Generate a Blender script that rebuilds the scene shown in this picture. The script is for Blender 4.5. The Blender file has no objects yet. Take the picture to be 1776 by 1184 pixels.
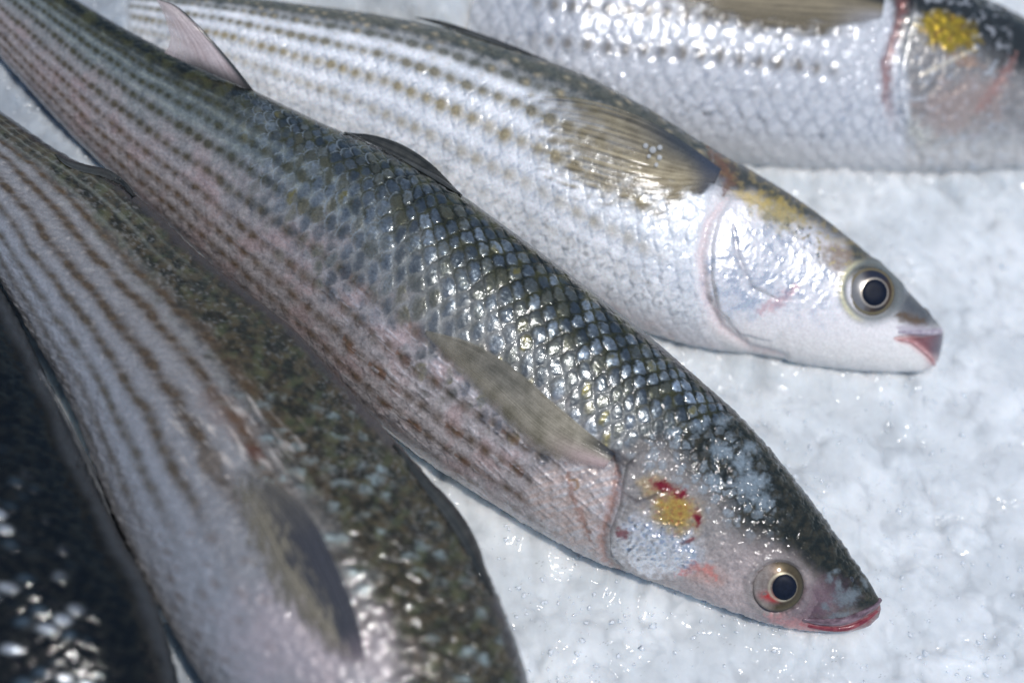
import bpy, math, random
import numpy as np
from mathutils import Matrix, Vector
from mathutils.kdtree import KDTree

random.seed(7)
SC = bpy.context.scene
COL = SC.collection

# ------------------------------------------------------------------ camera
TH, RHO = math.radians(30), math.radians(18)
FOC, SENS, DIST = 60.0, 36.0, 0.56
_r = np.array([1.0, 0, 0]); _u = np.array([0, math.cos(TH), math.sin(TH)])
BACK = np.array([0, -math.sin(TH), math.cos(TH)])
RIGHT = math.cos(RHO) * _r + math.sin(RHO) * _u
UP = -math.sin(RHO) * _r + math.cos(RHO) * _u
TARGET = np.array([0, 0, 0.024])
CAM = TARGET + BACK * DIST
cam_d = bpy.data.cameras.new('camera'); cam = bpy.data.objects.new('camera', cam_d); COL.objects.link(cam)
cam.matrix_world = Matrix(((RIGHT[0], UP[0], BACK[0], CAM[0]), (RIGHT[1], UP[1], BACK[1], CAM[1]),
                           (RIGHT[2], UP[2], BACK[2], CAM[2]), (0, 0, 0, 1)))
cam_d.lens = FOC; cam_d.sensor_width = SENS; cam_d.clip_start = 0.01; cam_d.clip_end = 100
cam_d.dof.use_dof = True; cam_d.dof.focus_distance = 0.545; cam_d.dof.aperture_fstop = 4.2
cam_d.dof.aperture_blades = 7
SC.camera = cam
# ------------------------------------------------------------------ light
SUN_DIR = math.cos(math.radians(20)) * BACK + math.sin(math.radians(20)) * (.62 * RIGHT + .78 * UP); SUN_DIR /= np.linalg.norm(SUN_DIR)      # towards the sun
w = bpy.data.worlds.new('World'); SC.world = w; w.use_nodes = True
nt = w.node_tree; nt.nodes.clear()
sky = nt.nodes.new('ShaderNodeTexSky'); sky.sky_type = 'NISHITA'; sky.sun_disc = False
sky.sun_elevation = math.asin(SUN_DIR[2]); sky.sun_rotation = math.atan2(SUN_DIR[0], SUN_DIR[1])
sky.air_density = 1.0; sky.dust_density = 0.6
bg = nt.nodes.new('ShaderNodeBackground'); bg.inputs['Strength'].default_value = 0.068
wo = nt.nodes.new('ShaderNodeOutputWorld')
nt.links.new(sky.outputs[0], bg.inputs[0]); nt.links.new(bg.outputs[0], wo.inputs[0])
sd = bpy.data.lights.new('sun', 'SUN'); sd.energy = 2.6; sd.angle = math.radians(1.6); sd.color = (1, 0.93, 0.84)
so = bpy.data.objects.new('sun', sd); COL.objects.link(so)
so.rotation_euler = Vector(SUN_DIR).to_track_quat('Z', 'Y').to_euler()
so.location = (0.3, 0.5, 1)
SC.view_settings.view_transform = 'Standard'; SC.view_settings.look = 'None'
SC.view_settings.exposure = 0.27; SC.view_settings.use_white_balance = True; SC.view_settings.white_balance_temperature = 6050; SC.view_settings.gamma = 1
SC.view_settings.use_curve_mapping = False
SC.render.engine = 'CYCLES'
SC.cycles.use_denoising = True
SC.cycles.max_bounces = 6; SC.cycles.transparent_max_bounces = 8
SC.cycles.sample_clamp_indirect = 6


# ------------------------------------------------------------------ helpers
def tag(o, label=None, cat=None, group=None, kind=None):
    if label: o['label'] = label
    if cat: o['category'] = cat
    if group: o['group'] = group
    if kind: o['kind'] = kind
    return o

def ray(x, y):
    x = np.asarray(x, float); y = np.asarray(y, float)
    sx = (x - 888) / 1776 * SENS / FOC; sy = -(y - 592) / 1776 * SENS / FOC
    return sx[..., None] * RIGHT + sy[..., None] * UP - BACK      # unit depth along the view axis

def at_z(x, y, z):
    r = ray(x, y); t = (np.asarray(z) - CAM[2]) / r[..., 2]
    return CAM + r * np.asarray(t)[..., None]

def at_depth(x, y, d):
    return CAM + ray(x, y) * np.asarray(d)[..., None]

def depth(p): return -(p - CAM) @ BACK
PXW = SENS / FOC / 1776                                           # world size of a pixel at unit depth

def plan(p):                                                      # inverse of ray
    q = p - CAM; d = -(q @ BACK)
    return 888 + (q @ RIGHT) / d / PXW, 592 - (q @ UP) / d / PXW

def sm(a, b, x):
    t = np.clip((x - a) / (b - a), 0, 1); return t * t * (3 - 2 * t)
def mixc(a, b, m):
    a = np.asarray(a, float); b = np.asarray(b, float)
    m = np.asarray(m)[..., None]; return a * (1 - m) + b * m
def _h(ix, iy, s):
    n = (ix.astype(np.int64) * 374761393 + iy.astype(np.int64) * 668265263 + s * 1442695041) & 0xffffffff
    n = ((n ^ (n >> 13)) * 1274126177) & 0xffffffff
    n = (n ^ (n >> 16)) & 0xffffffff
    return n
def hsh(ix, iy, s=0): return (_h(ix, iy, s) & 0xffff) / 65535.0
def noise(x, y, s=0):
    x, y = np.broadcast_arrays(np.asarray(x, float), np.asarray(y, float))
    x0 = np.floor(x); y0 = np.floor(y); fx = x - x0; fy = y - y0
    u = fx * fx * fx * (fx * (fx * 6 - 15) + 10); v = fy * fy * fy * (fy * (fy * 6 - 15) + 10)
    def g(dx, dy):
        a = hsh(x0 + dx, y0 + dy, s) * 2 * math.pi
        return np.cos(a) * (fx - dx) + np.sin(a) * (fy - dy)
    n = (g(0, 0) * (1 - u) + g(1, 0) * u) * (1 - v) + (g(0, 1) * (1 - u) + g(1, 1) * u) * v
    return n * 1.5
def fbm(x, y, s=0, o=4, g=0.5):
    t = 0; a = 1; tot = 0
    for k in range(o):
        t = t + a * noise(x * 2 ** k + 17 * k, y * 2 ** k - 9 * k, s + k * 7); tot += a; a *= g
    return t / tot * 1.3
def worley(x, y, s=0, jit=0.9):
    x0 = np.floor(x); y0 = np.floor(y)
    f1 = np.full(x.shape, 9.0); f2 = np.full(x.shape, 9.0); idv = np.zeros(x.shape)
    for dx in (-1, 0, 1):
        for dy in (-1, 0, 1):
            cx = x0 + dx; cy = y0 + dy
            px = cx + 0.5 + (hsh(cx, cy, s) - .5) * jit; py = cy + 0.5 + (hsh(cx, cy, s + 5) - .5) * jit
            d = np.hypot(x - px, y - py)
            n = d < f1
            f2 = np.where(n, f1, np.minimum(f2, d)); idv = np.where(n, hsh(cx, cy, s + 9), idv); f1 = np.where(n, d, f1)
    return f1, f2, idv
def ell(x, y, cx, cy, rx, ry, deg=0, soft=0.35, rag=0.25, s=3, ns=18.):
    a = math.radians(deg); dx = x - cx; dy = y - cy
    u = (dx * math.cos(a) + dy * math.sin(a)) / rx; v = (-dx * math.sin(a) + dy * math.cos(a)) / ry
    r = np.hypot(u, v)
    near = r < 2.2
    out = np.zeros(np.shape(r)); 
    if near.any():
        rr = r[near] + rag * fbm(x[near] / ns, y[near] / ns, s, 3)
        out[near] = 1 - sm(1 - soft, 1 + soft, rr)
    return out
def segd(x, y, pts):
    pts = np.asarray(pts, float); best = np.full(np.shape(x), 1e9); par = np.zeros(np.shape(x)); n = len(pts) - 1
    for i in range(n):
        a = pts[i]; b = pts[i + 1]; d = b - a
        t = np.clip(((x - a[0]) * d[0] + (y - a[1]) * d[1]) / (d @ d), 0, 1)
        q = np.hypot(x - a[0] - t * d[0], y - a[1] - t * d[1])
        par = np.where(q < best, (i + t) / n, par); best = np.minimum(best, q)
    return best, par
def line(x, y, pts, wd, taper=True, rag=0.0, s=5):
    d, t = segd(x, y, pts)
    ww = wd * (np.sqrt(np.clip(4 * t * (1 - t), 0.05, 1)) if taper else 1)
    if rag: d = d + rag * fbm(x / 9., y / 9., s, 2)
    return np.exp(-(d / ww) ** 2)
def inpoly(x, y, pts):
    pts = np.asarray(pts, float); c = np.zeros(np.shape(x), bool); n = len(pts)
    for i in range(n):
        x1, y1 = pts[i]; x2, y2 = pts[(i + 1) % n]
        if y1 == y2: continue
        m = ((y1 > y) != (y2 > y)) & (x < (x2 - x1) * (y - y1) / (y2 - y1) + x1)
        c ^= m
    return c
def sdpoly(x, y, pts):
    d, _ = segd(x, y, list(pts) + [pts[0]])
    return np.where(inpoly(x, y, pts), d, -d)
def catmull(pts, n, close=False):
    P = np.asarray(pts, float); k = len(P)
    seg = np.linalg.norm(np.diff(P, axis=0), axis=1); T = np.concatenate([[0], np.cumsum(seg)])
    # cubic Hermite with finite-difference tangents
    M = np.zeros_like(P)
    for i in range(k):
        if i == 0: M[i] = (P[1] - P[0]) / (T[1] - T[0])
        elif i == k - 1: M[i] = (P[-1] - P[-2]) / (T[-1] - T[-2])
        else:
            a = T[i] - T[i - 1]; b = T[i + 1] - T[i]
            M[i] = ((P[i] - P[i - 1]) / a * b + (P[i + 1] - P[i]) / b * a) / (a + b)
    t = n if isinstance(n, np.ndarray) else np.linspace(0, T[-1], n)
    i = np.clip(np.searchsorted(T, t, side='right') - 1, 0, k - 2); hh = (T[i + 1] - T[i]); f = ((t - T[i]) / hh)[:, None]; hh = hh[:, None]
    return ((2 * f**3 - 3 * f**2 + 1) * P[i] + (f**3 - 2 * f**2 + f) * hh * M[i] + (-2 * f**3 + 3 * f**2) * P[i + 1] + (f**3 - f**2) * hh * M[i + 1])

def make_mesh(name, V, F, mat, parent=None, col=None, sur=None, smooth=True, origin=None):
    V = np.asarray(V, np.float64)
    if origin is not None: V = V - origin
    me = bpy.data.meshes.new(name)
    F = np.asarray(F, np.int32); nf, k = F.shape
    me.vertices.add(len(V)); me.vertices.foreach_set('co', V.astype(np.float32).ravel())
    me.loops.add(nf * k); me.loops.foreach_set('vertex_index', F.ravel())
    me.polygons.add(nf); me.polygons.foreach_set('loop_start', (np.arange(nf) * k).astype(np.int32))
    me.polygons.foreach_set('loop_total', np.full(nf, k, np.int32))
    me.update(calc_edges=True)
    if smooth: me.polygons.foreach_set('use_smooth', np.ones(nf, bool))
    for nm, arr in (('tint', col), ('finish', sur)):
        if arr is None: continue
        a = me.attributes.new(nm, 'FLOAT_COLOR', 'POINT')
        c = np.ones((len(V), 4), np.float32); c[:, :3] = arr
        a.data.foreach_set('color', c.ravel())
    me.validate(); me.materials.append(mat)
    o = bpy.data.objects.new(name, me); COL.objects.link(o)
    if parent is not None: o.parent = parent
    return o

def grid_faces(nr, nc, wrap=False, mask=None):
    i = np.arange(nr - 1)[:, None]; j = np.arange(nc if wrap else nc - 1)[None, :]; j2 = (j + 1) % nc
    a = i * nc + j; b = i * nc + j2; c = (i + 1) * nc + j2; d = (i + 1) * nc + j
    F = np.stack(np.broadcast_arrays(a, b, c, d), -1)
    if mask is not None: F = F[mask]
    return F.reshape(-1, 4)

# ------------------------------------------------------------------ materials
def mat_new(name):
    m = bpy.data.materials.new(name); m.use_nodes = True
    return m, m.node_tree, m.node_tree.nodes['Principled BSDF']
def skin_mat(name, bump=0.25, scale=1.0, coat=0.75, alpha=None, sss=0.08):
    m, t, p = mat_new(name); N = t.nodes.new; L = t.links.new
    c = N('ShaderNodeAttribute'); c.attribute_name = 'tint'
    f = N('ShaderNodeAttribute'); f.attribute_name = 'finish'
    sp = N('ShaderNodeSeparateColor'); L(f.outputs['Color'], sp.inputs[0])
    tc = N('ShaderNodeTexCoord')
    n1 = N('ShaderNodeTexNoise'); n1.inputs['Scale'].default_value = 900 * scale; n1.inputs['Detail'].default_value = 6
    n1.inputs['Roughness'].default_value = 0.65
    L(tc.outputs['Object'], n1.inputs['Vector'])
    n2 = N('ShaderNodeTexNoise'); n2.inputs['Scale'].default_value = 1700 * scale; n2.inputs['Detail'].default_value = 4
    L(tc.outputs['Object'], n2.inputs['Vector'])
    # mottling of the pigment
    mr = N('ShaderNodeMapRange'); mr.inputs[1].default_value = 0.3; mr.inputs[2].default_value = 0.7
    mr.inputs[3].default_value = 0.86; mr.inputs[4].default_value = 1.14
    L(n2.outputs['Fac'], mr.inputs[0])
    mx = N('ShaderNodeMix'); mx.data_type = 'RGBA'; mx.blend_type = 'MULTIPLY'; mx.inputs[0].default_value = 1
    L(c.outputs['Color'], mx.inputs[6]); L(mr.outputs[0], mx.inputs[7]); L(mx.outputs[2], p.inputs['Base Color'])
    L(sp.outputs[0], p.inputs['Metallic']); L(sp.outputs[1], p.inputs['Roughness'])
    bm = N('ShaderNodeBump'); bm.inputs['Distance'].default_value = 0.0006
    ms = N('ShaderNodeMath'); ms.operation = 'MULTIPLY'; ms.inputs[1].default_value = bump
    L(sp.outputs[2], ms.inputs[0]); L(ms.outputs[0], bm.inputs['Strength']); L(n1.outputs['Fac'], bm.inputs['Height'])
    L(bm.outputs[0], p.inputs['Normal'])
    p.inputs['Coat Weight'].default_value = coat; p.inputs['Coat Roughness'].default_value = 0.07; p.inputs['Specular IOR Level'].default_value = 0.04
    b2 = N('ShaderNodeBump'); b2.inputs['Distance'].default_value = 0.0004; b2.inputs['Strength'].default_value = bump * 0.8
    L(n2.outputs['Fac'], b2.inputs['Height']); L(b2.outputs[0], p.inputs['Coat Normal'])
    p.inputs['Subsurface Weight'].default_value = sss
    p.inputs['Subsurface Radius'].default_value = (0.004, 0.002, 0.0015); p.inputs['Subsurface Scale'].default_value = 1.0
    if alpha is not None:
        ca = N('ShaderNodeAttribute'); ca.attribute_name = 'opacity'
        L(ca.outputs['Fac'], p.inputs['Alpha'])
    return m
M_SKIN = skin_mat('wet fish skin')
M_FIN = skin_mat('wet fin membrane', bump=0.12, coat=0.25, alpha=True, sss=0.0)
M_EYE = skin_mat('fish eye', bump=0.03, scale=1.5, sss=0)
def plain(name, col, rough=0.2, coat=1.0, bump=0.0, scale=1200, metal=0):
    m, t, p = mat_new(name)
    N = t.nodes.new; L = t.links.new
    n = N('ShaderNodeTexNoise'); n.inputs['Scale'].default_value = scale; n.inputs['Detail'].default_value = 5
    tc = N('ShaderNodeTexCoord'); L(tc.outputs['Object'], n.inputs['Vector'])
    r = N('ShaderNodeValToRGB'); r.color_ramp.elements[0].position = 0.3; r.color_ramp.elements[1].position = 0.7
    r.color_ramp.elements[0].color = (*[v * 0.75 for v in col], 1); r.color_ramp.elements[1].color = (*[min(1, v * 1.2) for v in col], 1)
    L(n.outputs['Fac'], r.inputs[0]); L(r.outputs[0], p.inputs['Base Color'])
    b = N('ShaderNodeBump'); b.inputs['Strength'].default_value = bump; b.inputs['Distance'].default_value = 0.0005
    L(n.outputs['Fac'], b.inputs['Height']); L(b.outputs[0], p.inputs['Normal'])
    p.inputs['Roughness'].default_value = rough; p.inputs['Coat Weight'].default_value = coat
    p.inputs['Coat Roughness'].default_value = 0.08; p.inputs['Metallic'].default_value = metal
    return m
M_PUPIL = plain('dark pupil', (0.006, 0.010, 0.022), 0.5, 0.0)
M_PUPIL.node_tree.nodes['Principled BSDF'].inputs['Specular IOR Level'].default_value = 0.12
M_NOSTRIL = plain('nostril pit', (0.03, 0.035, 0.045), 0.4, 0.6, 0.2)

def ice_mat():
    m, t, p = mat_new('crushed ice'); N = t.nodes.new; L = t.links.new
    tc = N('ShaderNodeTexCoord'); f = N('ShaderNodeAttribute'); f.attribute_name = 'tint'
    n = N('ShaderNodeTexNoise'); n.inputs['Scale'].default_value = 90; n.inputs['Detail'].default_value = 8; n.inputs['Roughness'].default_value = 0.6
    L(tc.outputs['Object'], n.inputs['Vector'])
    mr = N('ShaderNodeMapRange'); mr.inputs[1].default_value = 0.3; mr.inputs[2].default_value = 0.7; mr.inputs[3].default_value = 0.86; mr.inputs[4].default_value = 1.06
    L(n.outputs['Fac'], mr.inputs[0])
    mx = N('ShaderNodeMix'); mx.data_type = 'RGBA'; mx.blend_type = 'MULTIPLY'; mx.inputs[0].default_value = 1
    L(f.outputs['Color'], mx.inputs[6]); L(mr.outputs[0], mx.inputs[7]); L(mx.outputs[2], p.inputs['Base Color'])
    # tiny crystal facets
    v = N('ShaderNodeTexVoronoi'); v.inputs['Scale'].default_value = 1500; L(tc.outputs['Object'], v.inputs['Vector'])
    n3 = N('ShaderNodeTexNoise'); n3.inputs['Scale'].default_value = 500; n3.inputs['Detail'].default_value = 5
    L(tc.outputs['Object'], n3.inputs['Vector'])
    b1 = N('ShaderNodeBump'); b1.inputs['Strength'].default_value = 0.07; b1.inputs['Distance'].default_value = 0.0006
    L(n3.outputs['Fac'], b1.inputs['Height'])
    sp = N('ShaderNodeSeparateColor'); L(v.outputs['Color'], sp.inputs[0])
    b2 = N('ShaderNodeBump'); b2.inputs['Strength'].default_value = 0.7; b2.inputs['Distance'].default_value = 0.0005
    L(sp.outputs[0], b2.inputs['Height']); L(b1.outputs[0], b2.inputs['Normal'])
    L(b1.outputs[0], p.inputs['Normal']); L(b2.outputs[0], p.inputs['Coat Normal'])
    p.inputs['Roughness'].default_value = 0.6; p.inputs['Specular IOR Level'].default_value = 0.15
    p.inputs['Coat Weight'].default_value = 0.25; p.inputs['Coat Roughness'].default_value = 0.1; p.inputs['Coat IOR'].default_value = 1.33
    p.inputs['Subsurface Weight'].default_value = 0.9
    p.inputs['Subsurface Radius'].default_value = (0.008, 0.0095, 0.011); p.inputs['Subsurface Scale'].default_value = 1.0
    return m
M_ICE = ice_mat()
def grain_mat(name, tr):
    m, t, p = mat_new(name); N = t.nodes.new; L = t.links.new
    p.inputs['Base Color'].default_value = (0.86, 0.90, 0.94, 1)
    p.inputs['Roughness'].default_value = 0.06; p.inputs['IOR'].default_value = 1.31
    p.inputs['Transmission Weight'].default_value = tr
    tc = N('ShaderNodeTexCoord'); n = N('ShaderNodeTexNoise'); n.inputs['Scale'].default_value = 400; L(tc.outputs['Object'], n.inputs['Vector'])
    b = N('ShaderNodeBump'); b.inputs['Strength'].default_value = 0.15; b.inputs['Distance'].default_value = 0.0005
    L(n.outputs['Fac'], b.inputs['Height']); L(b.outputs[0], p.inputs['Normal'])
    return m
M_GRAIN = grain_mat('clear ice grain', 0.35)
M_CHUNK = plain('ice lump', (.60, .63, .65), .35, .4, .1, 300)
_p = M_CHUNK.node_tree.nodes['Principled BSDF']; _p.inputs['Subsurface Weight'].default_value = .9; _p.inputs['Subsurface Radius'].default_value = (.006, .007, .008); _p.inputs['Subsurface Scale'].default_value = 1
M_DROP = grain_mat('water bubble', 0.0)
_p = M_DROP.node_tree.nodes['Principled BSDF']; _p.inputs['Alpha'].default_value = .28; _p.inputs['Coat Weight'].default_value = 1; _p.inputs['Specular IOR Level'].default_value = 1

# ------------------------------------------------------------------ fish bodies
class Fish: pass
def lattice(U, V):
    best = np.full(U.shape, 1e9); bt = np.zeros(U.shape); bdv = np.zeros(U.shape); bi = np.zeros(U.shape); bj = np.zeros(U.shape)
    j0 = np.floor(V)
    for dj in (0, 1):
        j = j0 + dj; off = 0.5 * (j % 2); dv = V - j
        E = 0.80 * np.sqrt(np.clip(1 - dv**2, 0, 1))
        i = np.ceil(U - E - off); st = i + off
        n = st < best
        best = np.where(n, st, best); bt = np.where(n, E - (U - st), bt); bdv = np.where(n, dv, bdv)
        bi = np.where(n, i, bi); bj = np.where(n, j, bj)
    return bt, bdv, bi, bj     # t: 0 at the free (tailward) edge .. 1 under the scale ahead

def build_fish(spec):
    f = Fish(); f.spec = spec
    pairs = np.array(spec['pairs'], float)            # from snout to tail: backx, backy, bellyx, bellyy
    ns, nv, nb = spec['res']
    # resample with extra density at the snout
    mid = (pairs[:, :2] + pairs[:, 2:]) / 2
    T = np.concatenate([[0], np.cumsum(np.linalg.norm(np.diff(pairs, axis=0), axis=1))])
    u = np.linspace(0, 1, ns); t = T[-1] * (u * 0.86 + 0.14 * u ** 3)
    t = T[-1] * np.where(u < 0.04, u * 0.25 + 0.0, 0) + T[-1] * np.where(u >= 0.04, 0.01 + (u - 0.04) / 0.96 * 0.99, 0)
    C4 = catmull(pairs, t)
    Bk, Be = C4[:, :2], C4[:, 2:]
    c = (Bk + Be) / 2; hv = (Bk - Be) / 2
    # round the snout: half widths shrink to nothing like a parabola
    a_px = np.linalg.norm(hv, axis=1)
    sl = np.concatenate([[0], np.cumsum(np.linalg.norm(np.diff(c, axis=0), axis=1))])
    wmax = a_px.max()
    # height of the axis above the ice
    zc = spec['z0'] * (spec.get('zmin', 0.45) + (1 - spec.get('zmin', 0.45)) * np.clip(a_px / wmax, 0, 1)) + np.interp(sl, *spec.get('zadd', ([0, 1], [0, 0])))
    Cw = at_z(c[:, 0], c[:, 1], zc); dep = depth(Cw)
    E1 = (hv[:, 0, None] * RIGHT - hv[:, 1, None] * UP) * (dep * PXW)[:, None]
    tang = np.gradient(Cw, axis=0); tang /= np.linalg.norm(tang, axis=1)[:, None] + 1e-12
    tc = CAM - Cw; tc /= np.linalg.norm(tc, axis=1)[:, None]
    n1 = E1 / (np.linalg.norm(E1, axis=1)[:, None] + 1e-12)
    # keep the section's second axis at right angles to the back-belly line
    e2 = tc - (tc * n1).sum(1)[:, None] * n1; e2 /= np.linalg.norm(e2, axis=1)[:, None]
    thick = spec['thick'] * np.ones(ns)
    b = np.linalg.norm(E1, axis=1) * np.interp(sl, *spec.get('thk', ([0, 1], [spec['thick']] * 2)))
    phi = np.concatenate([np.linspace(-0.06, math.pi + 0.06, nv), np.linspace(math.pi + 0.06, 2 * math.pi - 0.06, nb + 2)[1:-1]])
    nphi = len(phi)
    cs, sn = np.cos(phi), np.sin(phi)
    ex = 0.92
    sx = np.sign(cs) * np.abs(cs) ** ex; sy = np.sign(sn) * np.abs(sn) ** ex
    nrm = 1.0
    P = Cw[:, None] + E1[:, None] * sx[None, :, None] + e2[:, None] * (b[:, None] * sy[None])[..., None]
    # normals
    du = np.gradient(P, axis=0); dv = np.gradient(P, axis=1)
    N = np.cross(du, dv); N /= np.linalg.norm(N, axis=2)[..., None] + 1e-15
    outw = P - Cw[:, None]
    flip = np.sign((N * outw).sum(2).mean()); N *= flip
    f.flip = flip
    X = c[:, 0, None] + hv[:, 0, None] * sx; Y = c[:, 1, None] + hv[:, 1, None] * sx
    ph = np.where(phi > math.pi, 2 * math.pi - phi, phi)
    psi = np.broadcast_to(np.clip(ph / math.pi, -0.02, 1.02)[None], X.shape)
    front = np.broadcast_to((phi < math.pi + 0.03)[None], X.shape)
    SL = np.broadcast_to(sl[:, None], X.shape); W = np.broadcast_to(2 * a_px[:, None], X.shape)
    U1 = np.concatenate([[0], np.cumsum(np.diff(sl) / np.maximum(spec['lsc'] * 2 * a_px[1:], 8))])
    U = U1[:, None] + 0 * X
    V = psi * spec['rows'] + 0.5
    wob = spec.get('wob', 0.16)
    U = U + wob * fbm(X / 60., Y / 60., 11 + spec['seed'], 3); V = V + wob * fbm(X / 70., Y / 70., 31 + spec['seed'], 3)
    f.dvs = V / 2 - np.round(V / 2); fu = U - 0.55; f.fu = np.abs(fu - np.round(fu)); f.br = hsh(np.round(fu), np.round(V / 2), spec['seed'] + 8)
    t_, dv_, bi, bj = lattice(U, V)
    f.__dict__.update(X=X, Y=Y, psi=psi, front=front, SL=SL, W=W, t=t_, dv=dv_, bi=bi, bj=bj,
                      rnd=hsh(bi, bj, spec['seed']), rnd2=hsh(bi, bj, spec['seed'] + 3), P=P, N=N, q=np.broadcast_to(sx[None], X.shape), U=U, V=V, sl=sl, E1=E1, e2=e2, Cw=Cw, b=b)
    f.shape = X.shape
    mm = spec['mm']                                     # metres per plan pixel near this fish
    col, metal, rough, bmp, disp = spec['paint'](f)
    f.disp = disp
    f.origin = np.array([*Cw[ns // 3][:2], 0.0])
    root = bpy.data.objects.new('grey_mullet', None); COL.objects.link(root); root.location = f.origin
    root.empty_display_size = 0.02
    tag(root, spec['label'], 'fish', 'mullets laid on the crushed ice')
    f.root = root
    disp = disp * np.clip(W / 60., 0.1, 1)
    fade = sm(0, 14, SL)
    Pd = P + N * (np.where(disp < 0, disp * sm(4, 75, SL), disp) * fade)[..., None]
    Pd[0] = Cw[0]
    f.Pd = Pd; f.col = col; f.sur = np.stack([metal, rough, bmp], -1)
    faces = grid_faces(ns, nphi, wrap=True)
    if flip < 0: faces = faces[:, ::-1]
    f.body = make_mesh('body', Pd.reshape(-1, 3), faces, M_SKIN, root, np.clip(col, 0.003, 0.95).reshape(-1, 3), f.sur.reshape(-1, 3), origin=f.origin)
    # lookup from plan position to skin
    st = 2
    fx = X[::st, :nv:st]; fy = Y[::st, :nv:st]
    idx = np.argwhere(np.ones(fx.shape, bool)) * st
    kd = KDTree(len(idx))
    for k, (x, y) in enumerate(zip(fx.ravel(), fy.ravel())): kd.insert((x, y, 0), k)
    kd.balance(); f.kd = kd; f.kidx = idx
    return f

def on_skin(f, x, y, off=0.0, smooth_n=True):
    x = np.atleast_1d(np.asarray(x, float)); y = np.atleast_1d(np.asarray(y, float))
    out = np.zeros((len(x), 3)); nn = np.zeros((len(x), 3))
    for k in range(len(x)):
        _, i, _ = f.kd.find((x[k], y[k], 0)); a, b = f.kidx[i]
        n = f.N[a, b]; p = f.P[a, b]
        d = depth(p)
        v = ((x[k] - f.X[a, b]) * RIGHT - (y[k] - f.Y[a, b]) * UP) * d * PXW
        nb = n @ BACK
        if nb > 0.3: v = v - BACK * (v @ n) / nb          # slide within the skin's tangent plane
        out[k] = p + v; nn[k] = n
    return out + nn * np.atleast_1d(off)[:, None], nn

def skin_patch(f, name, poly, prof, paint=None, parent=None):
    """a raised plate cut from the body's own surface: prof(sd, X, Y) gives its height above the body"""
    sd_ = np.full(f.shape, -1e3)
    pa = np.asarray(poly, float); lo = pa.min(0) - 15; hi = pa.max(0) + 15
    m = f.front & (f.X > lo[0]) & (f.X < hi[0]) & (f.Y > lo[1]) & (f.Y < hi[1])
    sd_[m] = sdpoly(f.X[m], f.Y[m], poly)
    vm = sd_ > -3
    fm = vm[:-1, :-1] & vm[1:, :-1] & vm[:-1, 1:] & vm[1:, 1:]
    nr, nc = f.shape
    F = grid_faces(nr, nc, mask=fm)
    if f.flip < 0: F = F[:, ::-1]
    used = np.unique(F); remap = np.full(nr * nc, -1); remap[used] = np.arange(len(used))
    h = prof(sd_, f.X, f.Y)
    Pn = (f.Pd + f.N * h[..., None]).reshape(-1, 3)[used]
    col = f.col; sur = f.sur
    if paint: col, sur = paint(f, sd_, col.copy(), sur.copy())
    return make_mesh(name, Pn, remap[F], M_SKIN, parent or f.root, np.clip(col, .003, .95).reshape(-1, 3)[used], sur.reshape(-1, 3)[used], origin=f.origin)

def fin(f, name, e1, e2, off, colf, rays=22, nr=70, nc=110, opac=0.9, free=None, ridge=0.00006, thick=0.0003, alpha_f=None, parent=None):
    """membrane between two edge lines (each from root to tip); free(u,v,x,y)->world when it stands off the body"""
    A = catmull(e1, nr); B = catmull(e2, nr)
    v = np.linspace(0, 1, nc)
    G = A[:, None] * (1 - v)[None, :, None] + B[:, None] * v[None, :, None]
    uu = np.linspace(0, 1, nr)[:, None] + 0 * v; vv = v[None] + 0 * uu
    # ragged outer end
    x = G[..., 0]; y = G[..., 1]
    rag = 0.02 * noise(vv * rays * 1.0, vv * 0, 5)
    if free is not None:
        P = free(uu, vv, x, y); Nn = np.broadcast_to(BACK, P.shape)
    else:
        P, Nn = on_skin(f, x.ravel(), y.ravel()); P = P.reshape(nr, nc, 3); Nn = Nn.reshape(nr, nc, 3)
        P = P + Nn * off(uu, vv)[..., None]
        for _ in range(3):
            P[1:-1, 1:-1] = (P[1:-1, 1:-1] * 2 + P[:-2, 1:-1] + P[2:, 1:-1] + P[1:-1, :-2] + P[1:-1, 2:]) / 6
    branch = rays
    rd = 0.5 + 0.5 * np.cos(2 * math.pi * vv * branch + 3.0 * noise(uu * 2, vv * 7, 9))
    rd = np.clip(.45 * rd ** 1.5 + .55 * sm(-.35, .4, fbm(vv * rays * 1.6, uu * 1.5, 19, 3)), 0, 1)
    P = P + Nn * (ridge * rd * sm(1.02, 0.7, uu))[..., None]
    col, op = colf(uu, vv, rd, x, y)
    metal = np.full(uu.shape, 0.05); rough = np.full(uu.shape, 0.5); bm = np.full(uu.shape, 0.6)
    o = make_mesh(name, P.reshape(-1, 3), grid_faces(nr, nc), M_FIN, parent or f.root, np.clip(col, .003, .95).reshape(-1, 3),
                  np.stack([metal, rough, bm], -1).reshape(-1, 3), origin=f.origin)
    a = o.data.attributes.new('opacity', 'FLOAT', 'POINT'); a.data.foreach_set('value', np.clip(op, 0, 1).astype(np.float32).ravel())
    s = o.modifiers.new('thickness', 'SOLIDIFY'); s.thickness = thick; s.offset = 0
    return o

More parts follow.
